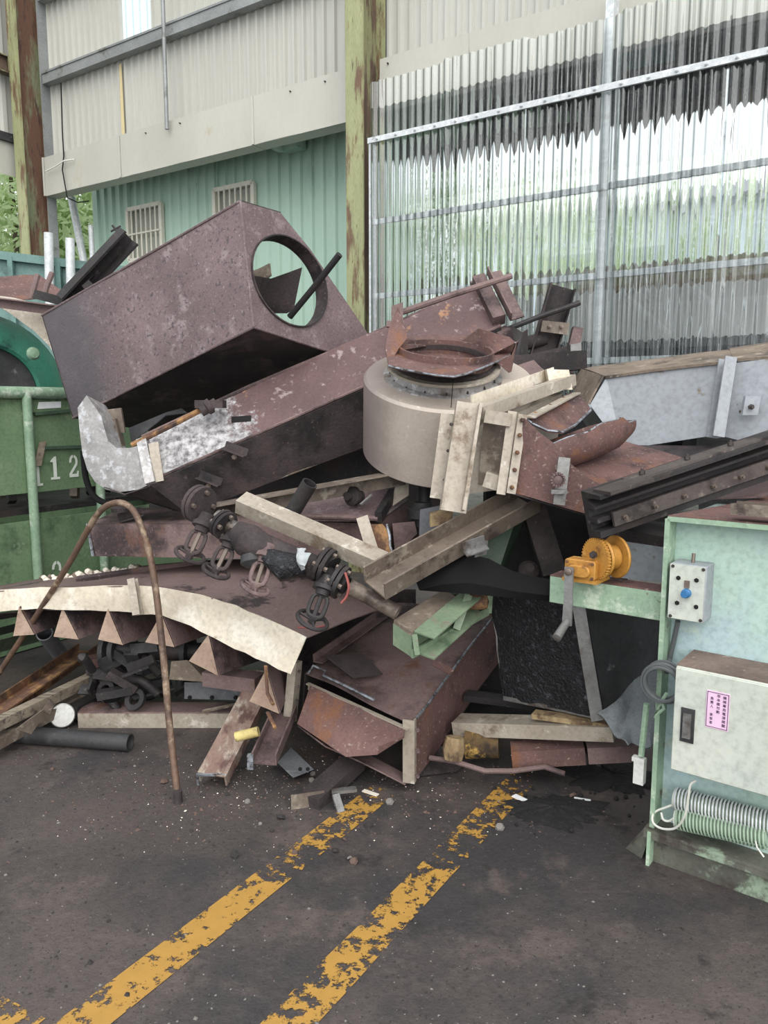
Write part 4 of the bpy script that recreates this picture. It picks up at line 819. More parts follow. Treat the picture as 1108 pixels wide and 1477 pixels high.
m = MB(); m.sheet(P(738,711,3.0), P(905,760,2.87), P(1000,700,3.3), P(830,650,3.5), 4, 4, 0, .005); m.build('base_sheet', M['rust_dark'], rd)
# top sheet torn
rows = [[P(757,603,3.04), P(790,583,3.32), P(824,566,3.6)], [P(768,612,3.04), P(806,598,3.32), P(838,572,3.58)], [P(790,622,3.06), P(822,612,3.3), P(849,584,3.5)], [P(812,624,3.08), P(830,614,3.28), P(853,592,3.48)]]
m = MB(); m.grid(rows, .006); m.build('top_sheet', M['rust_red'], rd)
m = MB(); m.tube([rows[0][0]+UP*.003] + [r[0]+UP*.003 for r in rows[1:]] + [rows[3][1]+UP*.003, rows[3][2]+UP*.003, rows[2][2]], .005, 5); m.build('cut_edge', M['cut_edge'], rd)
# curled trough
a0_, a1_ = P(778,652,3.02), P(898,607,3.3); ad = (a1_-a0_).normalized(); sd_ = ad.cross(UP).normalized(); ud = sd_.cross(ad); rows = []
for i in range(15):
    f = i/14; c = a0_.lerp(a1_, f); r = .088 + .012*math.sin(f*3) ; r *= (1 - .28*max(0, f-.8)/.2); row = []
    lip = 10*noise.noise(V((f*4.5, 2, 0))) + (18 if f > .85 else 0)
    for k in range(11):
        a = math.radians((28+lip) + (205-28-lip)*k/10) if False else math.radians(-(15+lip) + 0)  # replaced below
        ang = math.radians(25 - lip) - math.radians(205 - lip)*k/10
        row.append(c + sd_*math.cos(ang)*r*(-1 if False else 1) + ud*math.sin(ang)*r)
    rows.append(row)
m = MB(); m.grid(rows, .006); m.build('curled_flap', M['rust_red'], rd)
m = MB(); m.tube([r[0] for r in rows], .005, 5); m.build('cut_edge', M['cut_edge'], rd)
m = MB(); m.grid([[r[5] for r in rows[-1:]][0:1]*1 + [rows[-1][8], rows[-1][10]], [rows[-1][3], rows[-1][1], rows[-1][0]]], .005); m.build('curl_end', M['rust_red'], rd)
m = MB(); m.beam(P(814,660,2.9), P(806,728,2.88), pR(.045,.012), V((0,1,0))); m.build('clip_strap', M['pale_iron'], rd)
m = MB(); q = P(804,692,2.86); m.lathe(q, V((-.1,-1,.1)), [(0,-.02),(.022,-.02),(.024,.005),(.012,.014),(0,.016)], 16)
for k in range(14):
    a = 2*math.pi*k/14; m.box(q+V((math.cos(a)*.024, -.003, math.sin(a)*.024)), V((.004,0,0)), V((0,.012,0)), V((0,0,.004)))
m.build('star_knob', M['rust'], rd)
m = MB(); m.box(P(806,709,2.86), V((.03,0,0)), V((0,.012,0)), V((0,0,.008))); m.build('clip_nut', M['pale_iron'], rd)

# ---- grey duct with grimy top at the right
gd = thing('grey_duct', P(960,640,3.7), 'grey painted duct with grimy top resting on the pile', 'duct')
A, B, C, Dq, E = P(875,544,3.75), P(1055,518,3.45), P(1037,627,3.4), P(898,648,3.68), P(851,584,3.72)
m = MB(); m.extr([A, B, C, Dq, E], V((.05,.55,-.01))); m.build('duct_segment', M['grey_paint'], gd)
A2, B2 = P(839,531,4.25), P(1108,497,3.85)
m = MB(); m.sheet(P(873,543,3.74), P(1058,517,3.43), P(1052,503,3.95), P(840,531,4.25), 14, 6, .01, .012, 7); m.build('grimy_top', M['wood_dirt'], gd)
m = MB(); m.sheet(P(873,544,3.73), P(850,585,3.71), P(826,560,4.2), P(838,532,4.25), 5, 5, .01, .01, 8); m.build('slanted_end', M['wood_dirt'], gd)
m = MB(); m.sheet(P(1058,517,3.43), P(1200,505,3.2), P(1200,480,3.7), P(1052,503,3.95), 6, 6, .008, .012, 8); m.build('grimy_top', M['wood_dirt'], gd)
m = MB(); m.extr([P(1060,524,3.42), P(1200,505,3.2), P(1200,625,3.15), P(1078,638,3.36), P(1042,629,3.4)], V((.05,.5,-.01))); m.build('duct_segment', M['grey_paint'], gd)
m = MB(); m.beam(P(1040,632,3.37), P(1058,518,3.42), pC(.05,.07,.008), V((0,1,0))); m.build('joint_flange', M['grey_paint'], gd)
m = MB(); m.box(P(1083,585,3.32), V((.028,-.01,.0)), V((0,.01,0)), V((.004,0,.04))); fa = m.build('latch_plate', M['grey_paint'], gd); bolt(gd, P(1083,587,3.30), V((0,-1,0)), .012, M['bolt_dark'])
m = MB(); m.sheet(P(856,660,3.4), P(960,690,3.2), P(1090,640,3.35), P(900,640,3.65), 6, 6, .02, .006, 5); m.build('dark_sheet', M['rust_dark'], None, 'dark brown sheet lying below the grey duct', 'sheet')
# slotted dark track beam
worn('track_iron', (92,82,78), (72,64,62), [((130,118,108), 14, .66, .05), ((50,44,44), 5, .62, .06)], 5, .55, .2, .2)
tk = thing('track_beam', P(850,770,2.7), 'dark double track beam with bolted slots, above the winch', 'beam')
ta, tb = P(852,742,2.68), P(1200,625,3.05)
m = MB(); m.beam(ta, tb, [(-.035,-.083),(.04,-.083),(.04,-.06),(-.01,-.06),(-.01,-.03),(.035,-.03),(.035,-.012),(-.01,-.012),(-.01,.02),(.03,.02),(.03,.03),(-.01,.05),(-.01,.06),(.075,.062),(.075,.076),(-.035,.083)]); m.build('channel', M['black_iron'], tk)
td = (tb-ta).normalized(); ts = td.cross(UP).normalized()
m = MB(); m.beam(ta+td*.06+ts*.05-UP*.028, tb+ts*.05-UP*.028, pR(.012,.052)); rail = m.build('rail_bar', M['track_iron'], tk)
for k in range(9):
    q = ta+td*(.10+.13*k)+ts*.057-UP*.028; bolt(tk, q, ts, .009)
m = MB(); m.beam(ta+td*.0+ts*.06+UP*.085, ta+td*.18+ts*.06+UP*.085, pR(.1,.012)); m.build('end_lip', M['track_iron'], tk)
m = MB(); m.beam(ta+td*.14+ts*.02+UP*.084, tb+ts*.02+UP*.084, pR(.07,.01)); m.build('top_strip', M['track_iron'], tk)
for k in range(5): bolt(tk, ta+td*(.2+.2*k)+ts*.02+UP*.09, UP, .011, M['bolt_dark'])
# ---- beige frame of channels/angles in the middle
m = MB(); m.beam(P(290,728,3.22), P(582,676,3.55), pL(.10,.075,.007,1,-1)); m.build('frame_angle', M['steel_brown'], None, 'long beige-brown angle bar leading from valves to drum', 'angle iron')
fb2 = thing('slanting_angle', P(520,835,2.9), 'pale beige angle bar slanting down above the valves', 'angle iron')
m = MB(); m.beam(P(340,722,3.10), P(548,812,2.90), pL(.08,.062,.007,-1,-1), V((.12,-.5,1))); m.build('bar', M['beige'], fb2)
cc = thing('open_channel', P(545,850,2.82), 'large beige channel lying open side up, under the outlet frame', 'channel')
ca, cb_ = P(541,852,2.80), P(762,728,3.22)
m = MB(); m.beam(ca, cb_, pU(.135,.075,.008), V((.05,-.42,1))); m.build('channel', M['steel_brown'], cc)
for f in (.08,.42,.75): bolt(cc, ca.lerp(cb_,f)+V((-.03,.05,.065)), V((.3,-1,.2)), .009, M['bolt_dark'])
m = MB(); m.beam(P(668,797,2.9), P(700,786,2.92), pL(.04,.045,.005,1,1), V((0,-.3,1))); m.slab([P(688,778,2.9), P(704,780,2.94), P(702,800,2.93), P(686,804,2.89)], .005); m.build('bright_offcut', M['pale_iron'], None, 'small bright cut bracket hanging on the open channel', 'bracket')
m = MB(); m.beam(P(514,748,3.2), P(530,800,3.12), pL(.05,.03,.006), V((0,1,0))); m.build('upright_clip', M['beige'], None, 'short beige upright clip behind the slanting angle bar', 'bracket')
m = MB(); m.pipe(P(420,742,3.15), P(447,697,3.1), .033, .006); m.build('pipe_offcut', M['black_iron'], None, 'dark pipe offcut standing above the slanting angle bar', 'pipe')

# ---- rust boxes under the drum
rb = thing('rust_tray_box', P(480,800,3.5), 'purple-brown flat box with knob under the drum', 'box')
m = MB(); m.hexa([P(436,752,3.4), P(546,752,3.35), P(590,720,3.7), P(452,722,3.75), P(434,742,3.4), P(546,744,3.35), P(570,702,3.7), P(450,704,3.75)]); m.build('lid', M['hood'], rb)
m = MB(); m.hexa([P(430,800,3.5), P(556,815,3.4), P(600,770,3.75), P(450,780,3.8), P(432,752,3.45), P(550,756,3.38), P(585,715,3.7), P(452,722,3.75)]); m.build('body', M['rust'], rb)
m = MB(); m.tube([P(434,744,3.39), P(545,748,3.34)], .012, 8); m.build('rolled_lip', M['rust'], rb)
m = MB(); m.beam(P(546,746,3.33), P(566,712,3.6), pR(.03,.05)); m.build('end_strip', M['black_iron'], rb)
q = P(511,716,3.45); m = MB(); m.lathe(q, V((-.6,-.7,.1)), [(0,-.04),(.03,-.04),(.03,0),(.045,0),(.045,.02),(.02,.03),(.02,.05),(0,.05)], 14); m.build('knob', M['rust_dark'], rb)
m = MB(); m.tube([P(520,728,3.38), P(536,714,3.42)], .007, 6); m.build('pin', M['pale_iron'], rb)
m = MB(); m.grid([[P(530,757,3.3), P(530,815,3.25)], [P(552,756,3.28), P(552,812,3.22)], [P(562,770,3.27), P(566,802,3.22)]], .006); m.build('orange_plate', M['rust_orange'], None, 'orange rust plate with bright cut edge', 'plate')
m = MB(); m.tube([P(558,756,3.27), P(562,772,3.26), P(563,788,3.24), P(568,802,3.21)], .006, 5); m.build('plate_cut_edge', M['cut_edge'], None, 'bright torch-cut sliver along the orange rust plate', 'metal sliver')
m = MB(); m.hexa([P(570,800,3.4), P(602,770,3.4), P(610,770,3.7), P(580,800,3.7), P(566,755,3.4), P(598,752,3.4), P(606,752,3.7), P(576,755,3.7)]); m.build('rust_block', M['rust'], None, 'dull rust block between drum and open channel', 'block')
m = MB(); m.sheet(P(560,735,3.55), P(575,690,3.6), P(590,690,3.6), P(590,715,3.55), 3, 3, .01, .01); m.build('pale_scrap', M['beige'], None, 'pale crumpled scrap piece beneath the drum edge', 'scrap')
# rust duct behind the hoop, left
lb = thing('flat_rust_duct', P(300,805,3.85), 'flat rust-red duct lying beneath the silver elbow', 'duct')
m = MB(); m.hexa([P(134,802,3.95), P(480,808,3.6), P(520,780,4.1), P(190,785,4.4), P(126,755,3.95), P(480,760,3.6), P(520,735,4.1), P(180,732,4.4)]); m.build('body', M['rust'], lb)
m = MB(); m.tube([P(126,755,3.94), P(134,802,3.94)], .008, 6); m.build('cut_edge', M['cut_edge'], lb)
m = MB(); m.beam(P(172,752,3.95), P(205,742,4.0), pL(.05,.04,.006)); m.build('lug', M['rust_dark'], lb)
m = MB(); m.lathe(P(174,738,3.9), UP, [(0,0),(.045,0),(.05,.02),(.03,.03),(.03,.06),(.0,.06)], 14); m.build('hose_fitting', M['rust_dark'], None, 'rusty round fitting beside the bent hoop top', 'fitting')
m = MB(); m.tube(curve([P(120,650,4.0), P(124,690,4.0), P(136,716,3.98), P(155,726,3.95), P(170,722,3.92)]), .016, 10); m.build('black_hose', M['black_rubber'], None, 'black hose curling under the silver elbow', 'hose')

m = MB(); m.hexa([P(215,800,4.75), P(640,790,4.55), P(640,790,4.6), P(215,800,4.8), P(215,650,4.75), P(640,560,4.55), P(640,560,4.6), P(215,650,4.8)]); m.build('dark_filler_plate', M['black_iron'], None, 'black filler plate added for the dark gap behind the long duct', 'plate')  # dark sheet added to stand for the shade inside the dense pile
# ---- curved hood with saw-tooth gussets
ch = thing('curved_hood', P(220,930,3.5), 'curved cream-edged rust hood with saw-tooth gussets', 'hood')
top = [(-60,862,3.95),(0,852,3.85),(60,847,3.76),(130,846,3.66),(190,845,3.58),(240,847,3.5),(290,858,3.43),(340,874,3.35),(390,894,3.27),(443,919,3.18)]
bot = [(-60,888),(0,882),(60,877),(130,880),(190,884),(235,888),(275,904),(325,928),(370,948),(420,972)]
rows = []
for (x, y, Y), (bx, by) in zip(top, bot):
    a = P(x, y, Y); b = P(bx, by, Y-.01); rows.append([a, a.lerp(b,.33)+V((0,-.012*noise.noise(a*6),0)), a.lerp(b,.66)+V((0,-.014*noise.noise(a*5+V((3,0,0))),0)), b])
fine = []
for i in range(len(rows)-1):
    for k in range(3): fine.append([rows[i][j].lerp(rows[i+1][j], k/3) + V((0, .03*noise.noise(rows[i][j]*7+V((k*.4,0,0))), .006*noise.noise(rows[i][j]*7+V((0,k,0))))) for j in range(4)])
fine.append(rows[-1])
m = MB(); m.grid(fine, .005); m.build('cream_edge_strip', M['beige_pale'], ch, label='buckled cream metal edge strip')
back = [(-60,852,4.5),(0,845,4.45),(70,833,4.4),(150,822,4.35),(215,815,4.3),(290,808,4.2),(350,806,4.05),(420,812,3.9),(480,838,3.7),(545,878,3.45)]
rows = []
for (x, y, Y), (bx, by, bY) in zip(top, back):
    a = P(x, y, Y+.006); b = P(bx, by, bY); rows.append([a.lerp(b, k/5) + UP*(.01*noise.noise(a.lerp(b,k/5)*3)) for k in range(6)])
m = MB(); m.grid(rows, .006); m.build('top_sheet', worn('oiled_rust', (126,104,100), (108,88,85), [((62,53,53), 3.2, .63, .025), ((134,112,106), 50, .69, .03), ((130,96,72), 5, .69, .04), ((176,162,154), 120, .70, .02)], 3, .65, 0, .35, 70), ch)
rows2 = [[r[0]-UP*.12+V((0,.02,0)), r[3]-UP*.15, r[5]-UP*.2] for r in rows[:8]]
m = MB(); m.grid(rows2, .006); m.build('under_sheet', M['rust_dark'], ch)
m = MB(); m.tube([P(110,836,3.95), P(210,822,4.05), P(300,812,4.1)], .02, 6); m.build('back_rib', M['rust'], ch)
gus = [((28,875),(20,917),(50,915),3.78),((91,876),(78,918),(114,922),3.71),((156,878),(142,922),(178,930),3.62),((233,885),(210,926),(252,933),3.5),((301,915),(273,953),(315,974),3.40)]
def gusset(par, ap, l, r, Y, dx=62, dy=-22):
    a, b, c = P(*ap, Y), P(*l, Y-.015), P(*r, Y-.02); ext = P(r[0]+dx, r[1]+dy, Y+.32) - c
    m = MB(); m.slab([a, b, c], .006); go = m.build('gusset', M['gusset'], par)
    m = MB(); m.slab([a+V((0,.004,0)), c+V((0,.004,0)), c+ext, a+ext*.95], .005); m.slab([a+V((0,.004,0)), b+V((0,.004,0)), b+ext, a+ext*.95], .005); m.slab([b+V((0,.004,0)), c+V((0,.004,0)), c+ext, b+ext], .005)
    m.build('gusset_web', M['rust'], par)
for g in gus: gusset(ch, *g)
m = MB(); m.beam(P(186,836,3.55), P(194,888,3.5), pC(.035,.05,.006), V((0,1,0))); m.build('edge_clip', M['beige'], ch)
fg = thing('loose_gusset', P(385,1025,3.25), 'loose pyramid gusset hanging below the cream strip end', 'gusset')
gusset(fg, (384,966), (360,1011), (403,1029), 3.22, 18, -45)
m = MB(); m.tube([P(383,960,3.2), P(386,1000,3.15), P(394,1016,3.1)], .008, 6); m.build('pin', M['rust_orange'], fg)
# crushed limestone rubble on the hood back edge
for k in range(34):
    f = k/33; q = P(62+random.uniform(0,135), 0, 4.15); b = P(60+f*140, 836-f*14+random.uniform(-5,3), 4.2); m = MB(); r = random.uniform(.012,.032)
    m.lathe(b, V((random.random(),random.random(),1)), [(0,-r*.7),(r*.8,-r*.5),(r,0),(r*.7,r*.55),(0,r*.7)], 6); m.build('limestone_lump', M['chalk'] if k % 3 else M['wood_dirt'], None, ('white' if k % 3 else 'brown') + ' rubble lump on the back edge of the curved hood', 'stone', 'rubble lumps on the curved hood')

# ---- valve manifold
vm = thing('valve_manifold', P(420,870,3.0), 'oily pipe manifold with four handwheel gate valves and flanges', 'valves')
pa, pb2, pc2 = P(312,745,3.1), P(400,800,3.02), P(574,884,2.86)
m = MB(); m.tube([pa, P(345,768,3.06), P(385,792,3.03)], .032, 14); m.build('pipe', M['pale_iron'], vm)
m = MB(); m.tube([P(375,785,3.04), P(420,805,3.0), P(460,822,2.97)], .05, 14); m.build('pipe', M['rust_dark'], vm)
m = MB(); m.tube([P(455,820,2.97), P(500,845,2.92)], .036, 14); m.build('pipe', M['rust_dark'], vm)
m = MB(); m.pipe(P(505,846,2.92), pc2, .03); m.build('pipe', M['steel_brown'], vm)
m = MB(); m.tube([P(480,815,2.95), P(468,800,2.98)], .04, 12); m.build('elbow', M['rust_dark'], vm)
m = MB(); m.lathe(P(362,782,3.02), pb2-pa, [(0,-.08),(.05,-.08),(.068,-.02),(.062,.06),(.04,.1),(0,.1)], 16); m.build('tee_body', M['rust_dark'], vm)
m = MB(); m.lathe(P(365,800,3.0), V((.2,-.4,-1)), [(0,0),(.05,0),(.055,.03),(.03,.05),(0,.05)], 16); m.build('bonnet', M['grey_dark'], vm)
pd = (pc2-pa).normalized()
def flange(q, ax, R=.068, t=.016, mat='rust_dark'):
    q = V(q); ax = V(ax).normalized(); m = MB(); m.lathe(q-ax*t, ax, [(0,0),(R,0),(R,t*.9),(0,t*.9)], 28); m.lathe(q+ax*.004, ax, [(0,0),(R,0),(R,t),(0,t)], 28); fo = m.build('flange', M[mat], vm)
    e1 = ax.orthogonal().normalized(); e2 = ax.cross(e1)
    for k in range(4):
        a = math.pi/4 + k*math.pi/2; c = q + (e1*math.cos(a)+e2*math.sin(a))*R*.72; m = MB(); m.tube([c-ax*(t+.014), c+ax*(t+.018)], .010, 6); m.build('bolt', M['bolt'], fo)
flange(P(287,727,3.1), V((1,-.65,-.3)), .078, .018)
flange(P(322,756,3.06), V((.9,-.6,-.5)), .06, .014)
flange(P(468,814,2.95), pd, .07, .016); flange(P(488,838,2.92), pd, .068, .016, 'black_iron')
def valve(q, d, wl, R=.06, mat='rust_dark'):
    """gate valve hanging from the pipe: body, oval yoke, stem, handwheel; d = stem direction"""
    q = V(q); d = V(d).normalized(); e = d.cross(V((0,1,0))).normalized(); nb = d.cross(e)
    m = MB(); m.lathe(q, d, [(0,-.03),(.03,-.03),(.034,0),(.045,.012),(.045,.028),(.03,.03),(.026,.05),(0,.05)], 14); vb = m.build('valve_body', M[mat], vm)
    m = MB(); c = q + d*.092; pts = []
    for k in range(17):
        a = 2*math.pi*k/16; ca, sa = math.cos(a), math.sin(a); pts.append(c + e*.031*(abs(ca)**.6)*(1 if ca > 0 else -1) + d*.045*(abs(sa)**.6)*(1 if sa > 0 else -1))
    m.tube(pts, .009, 8, False); m.build('yoke', M[mat], vb)
    m = MB(); m.cyl(q+d*.03, q+d*.155, .009, 8); m.build('stem', M['bolt'] if mat != 'black_iron' else M['black_iron'], vb)
    wq = q + d*.15; wn = V(wl).normalized(); m = MB(); m.torus(wq, wn, R, .0085, 28, 8); e1 = wn.orthogonal().normalized(); e2 = wn.cross(e1)
    for k in range(3):
        a = k*2*math.pi/3; m.tube([wq, wq+(e1*math.cos(a)+e2*math.sin(a))*R], .006, 6)
    m.lathe(wq, wn, [(0,-.012),(.016,-.012),(.016,.012),(0,.012)], 12); m.build('handwheel', M[mat], vb)
valve(P(296,752,3.06), V((-.35,-.5,-.9)), V((.45,-.14,.88)), .058)
valve(P(335,776,3.04), V((-.35,-.5,-.8)), V((.42,-.14,.88)), .052)
valve(P(385,796,2.98), V((-.25,-.5,-.85)), V((.42,-.14,.88)), .055, 'rust')
valve(P(470,842,2.9), V((-.3,-.45,-.8)), V((.4,-.2,.88)), .06, 'black_iron')
m = MB(); m.tube([P(382,800,2.96), P(410,818,2.95), P(440,815,2.95)], [.03,.06,.04], 12); m.build('oily_lump', M['black_tar'], vm)
m = MB(); m.sheet(P(428,790,2.93), P(442,792,2.92), P(440,820,2.9), P(434,822,2.9), 10, 12, .04, .004, 4, 26); m.sheet(P(432,798,2.9), P(448,802,2.9), P(440,816,2.86), P(428,812,2.87), 8, 8, .03, .004, 9, 30); m.build('white_rag', M['rag'], None, 'crumpled white rag tied on the valve pipe', 'rag')
m = MB(); m.tube(curve([P(498,826,2.86), P(503,845,2.84), P(500,860,2.84), P(492,870,2.84)]), .005, 6); m.build('red_wire', M['red_wire'], None, 'short red wire dangling beside the lower flange', 'wire')
m = MB(); m.tube([P(430,905,3.2), P(450,906,3.15), P(472,902,3.1)], .004, 5); m.build('red_wire', M['red_wire'], None, 'thin red wire lying on the curved hood top', 'wire')

# ---- small green steel frame
gf = thing('green_steel_stand', P(600,945,2.9), 'small open green steel frame lying under the valve pipe end', 'frame')
ga, gb = P(597,926,2.80), P(672,862,3.12); gu = V((0,-.25,1))
m = MB(); m.beam(ga, gb, pC(.09,.095,.006), gu); m.build('channel', M['green_frame'], gf)
m = MB(); m.slab([P(567,899,2.86), P(594,918,2.78), P(594,948,2.78), P(567,930,2.86)], .006); m.build('end_plate', M['green_frame'], gf)
m = MB(); m.hexa([P(568,900,2.86), P(594,918,2.78), P(660,868,3.05), P(640,856,3.15), P(568,894,2.86), P(594,912,2.78), P(660,862,3.05), P(640,850,3.15)]); m.build('top_plate', M['wood_dirt'], gf)
m = MB(); m.beam(P(594,944,2.77), P(704,882,3.15), pR(.012,.03)); m.beam(P(658,908,2.95), P(676,858,3.02), pR(.03,.012), V((0,1,0))); m.beam(P(704,884,3.15), P(706,856,3.15), pR(.03,.012), V((0,1,0))); m.beam(P(598,915,2.77), P(602,944,2.77), pR(.02,.012), V((0,1,0))); m.build('side_bars', M['green_frame'], gf)
m = MB(); m.lathe(P(688,868,3.05), V((1,0,0)), [(0,-.05),(.03,-.04),(.035,0),(.03,.04),(0,.05)], 10); m.build('rusty_nut', M['rust_orange'], None, 'rusty orange lump inside the green frame', 'nut')
m = MB(); m.hexa([P(640,860,3.2), P(712,846,3.2), P(722,846,3.5), P(660,860,3.5), P(660,760,3.3), P(748,738,3.3), P(760,738,3.5), P(672,760,3.5)]); m.build('green_upright', M['green_deep'], None, 'dark green steel upright behind the open channel', 'post')

# ---- flattened rust duct on the floor, front centre
fdct = thing('floor_duct', G(590,1128), 'rust-brown rectangular duct lying on the floor with torn mouth', 'duct')
FL, FR = P(441,972,3.42), P(596,1044,3.02); FRb = P(598,1128,3.04); FLb = P(436,1046,3.44)
BRt, BRb, BLt = P(716,884,4.0), P(722,950,4.05), P(560,868,4.3)
m = MB(); m.sheet(FL, FR, BRt, BLt, 14, 14, .02, .006, 3, 4); m.build('top_sheet', M['rust'], fdct)
m = MB(); m.sheet(FR, FRb, BRb, BRt, 6, 12, .012, .006, 6, 4); m.build('side_sheet', M['rust_red'], fdct)
m = MB(); m.sheet(FL, FLb, FLb+(BLt-FL), BLt, 3, 3, 0, .006); m.build('far_side_sheet', M['rust_dark'], fdct)
m = MB(); m.sheet(FLb, FRb, BRb, FLb+(BLt-FL), 3, 3, 0, .006); m.build('bottom_sheet', M['rust_dark'], fdct)
m = MB(); m.tube([FR.lerp(BRt,f)+V((random.uniform(-.006,.006),0,.004)) for f in (0,.15,.3,.45,.6,.8,1)], .006, 5); m.build('torn_seam', M['cut_edge'], fdct)
m = MB(); m.beam(P(446,984,3.38), P(592,1050,2.99), pL(.02,.035,.006,1,-1)); tb_ = m.build('mouth_flange_top', M['beige'], fdct)
for f in (.1,.35,.6,.85): bolt(fdct, P(446,992,3.36).lerp(P(592,1056,2.98),f), V((-.4,-1,.1)), .008, M['rust'])
m = MB(); m.beam(P(598,1131,2.98), P(598,1040,2.98), pL(.05,.03,.006), V((.3,1,0))); m.build('mouth_flange_side', M['beige'], fdct)
for y in (1052,1082,1118): bolt(fdct, P(602,y,2.955), V((.1,-1,0)), .009, M['rust'])
m = MB(); m.beam(P(424,1042,3.34), P(432,955,3.38), pC(.04,.07,.006), V((.3,1,0))); m.build('mouth_flange_left', M['beige'], fdct)
for y in (968,990,1010,1032): bolt(fdct, P(433-(y-955)*.08,y,3.32), V((0,-1,0)), .007, M['rust'])
# tongue of torn sheet hanging in the mouth
rows = []
for (tx, ty, tY), (bx, by, bY) in zip(((448,990,3.34),(485,1006,3.25),(520,1022,3.15),(552,1036,3.08),(584,1052,3.0)), ((430,1044,3.22),(462,1066,3.1),(500,1092,2.98),(545,1088,2.95),(582,1062,2.94))):
    a, b = P(tx,ty,tY), P(bx,by,bY); rows.append([a, a.lerp(b,.35)+V((0,-.03,.0)), a.lerp(b,.7)+V((0,-.035,0)), b])
m = MB(); m.grid(rows, .006); m.build('torn_tongue', M['rust_red'], fdct)
rows = [[P(430,1046,3.25), P(450,1048,3.35)], [P(470,1076,3.1), P(490,1074,3.25)], [P(520,1098,3.03), P(535,1090,3.15)], [P(560,1118,3.0), P(570,1108,3.08)], [P(585,1131,2.99), P(594,1122,3.05)]]
m = MB(); m.grid(rows, .006); m.build('floor_lip', M['rust'], fdct)
m = MB(); m.sheet(P(468,946,3.42), P(510,978,3.3), P(552,972,3.38), P(524,944,3.55), 6, 6, .02, .006, 3); m.build('peeled_patch', M['rust_dark'], fdct)
m = MB(); m.tube([P(444,972,3.38), P(452,960,3.40), P(470,968,3.37), P(466,974,3.36), P(500,990,3.27), P(540,1010,3.15)], .006, 6); m.build('cut_edge', M['cut_edge'], fdct)
m = MB(); m.slab([P(622,958,3.28), P(630,952,3.3), P(655,966,3.22), P(648,972,3.2)], .006); m.build('patch_strip', M['rust_red'], fdct)
m = MB(); m.beam(P(452,955,3.45), P(560,880,4.1), pL(.05,.04,.006)); m.build('back_flange', M['rust'], fdct)

# ---- black tarred box, lining and grey cloth
bx = thing('tarred_box', P(800,1020,3.2), 'black tar-coated steel box with pale edge post below the winch', 'box')
q0, q1, q2, q3 = P(708,856,3.42), P(838,872,3.02), P(868,1034,2.98), P(728,1006,3.36)
m = MB(); m.sheet(q0, q1, q2, q3, 14, 14, .012, .012, 3, 9); m.build('tarred_face', M['black_tar'], bx)
m = MB(); m.sheet(q1+V((.01,0,0)), P(960,884,3.3), P(960,960,3.28), q2+V((.01,0,0)), 5, 5, .006, .01); m.build('side_face', M['grey_dark'], bx)
m = MB(); m.beam(q2+V((0,-.03,0)), q1+V((0,-.03,.05)), pL(.05,.04,.006), V((0,1,0))); m.build('edge_post', M['pale_iron'], bx)
m = MB(); m.beam(q3, q2, pR(.02,.02)); m.build('bottom_edge', M['pale_iron'], bx)
m = MB(); m.tube([q0.lerp(q3,f)+V((random.uniform(-.008,.008),-.006,0)) for f in (0,.12,.25,.4,.55,.7,.85,1)], [.004,.007,.004,.009,.006,.01,.005,.008], 5); m.build('crusted_edge', M['pale_iron'], bx)
m = MB(); m.slab([q0, q1, P(960,884,3.3), P(800,850,3.8)], .008); m.build('top_face', M['black_tar'], bx)
m = MB(); rows = []
for (tx,ty,tY), (bx_,by_,bY) in zip(((600,838,3.0),(640,812,3.0),(672,800,3.0),(704,808,3.0),(738,826,2.98),(768,834,2.96),(800,840,2.94)), ((606,848,2.98),(640,852,2.94),(672,855,2.92),(704,858,2.92),(738,860,2.92),(768,862,2.9),(800,864,2.9))):
    a, b = P(tx,ty,tY), P(bx_,by_,bY); rows.append([a, a.lerp(b,.35)+V((0,-.03,0)), a.lerp(b,.7)+V((0,-.03,0)), b])
m.grid(rows, .01); rl = m.build('rubber_lining', M['black_rubber'], None, 'curved black rubber lining sheet beside the winch arm', 'rubber sheet')
m = MB(); m.tube([r[0]+V((0,-.004,0)) for r in rows[2:]], .005, 5); m.build('lining_edge', M['pale_iron'], None, 'pale metal edge wire along the rubber lining', 'edge wire')
m = MB(); rows = []
for i in range(9):
    u = i/8; row = []
    for j in range(9):
        v = j/8; a = P(862+90*u, 1030-70*u, 2.95+.1*u).lerp(P(905+40*u, 1076-6*u, 2.8), v); row.append(a + V((0,-.03*math.sin(u*7+v*3), .012*math.sin(v*9+u*4))))
    rows.append(row)
m.grid(rows, .006); m.build('grey_tarp', M['cloth'], None, 'crumpled grey tarp wedged beside the green machine', 'tarp')

m = MB(); m.hexa([P(640,1035,4.15), P(800,1040,4.0), P(800,1040,4.05), P(640,1035,4.2), P(640,860,4.3), P(800,860,4.15), P(800,860,4.2), P(640,860,4.35)]); m.build('dark_filler_plate', M['black_iron'], None, 'black filler plate added for the dark gap between floor duct and tarred box', 'plate')  # added dark plate stands in for the shaded gap here
m = MB(); m.hexa([P(400,1000,4.3), P(600,1000,4.45), P(600,1000,4.5), P(400,1000,4.35), P(400,850,4.35), P(600,850,4.5), P(600,850,4.55), P(400,850,4.4)]); m.build('dark_filler_plate', M['rust_dark'], None, 'dark filler plate added for the shaded gap behind the floor duct', 'plate')  # filler plate put in so the opening under the hood stays in shade
m = MB(); m.slab([G(650,1050,.012), G(770,1050,.012), G(800,1000,.012), G(700,960,.012)], .01); m.build('dark_underlay', M['soot'], None, 'dark underlay sheet added for shade on the floor under the tarred box', 'sheet')  # added underlay; its dark colour replaces shade on the pale floor
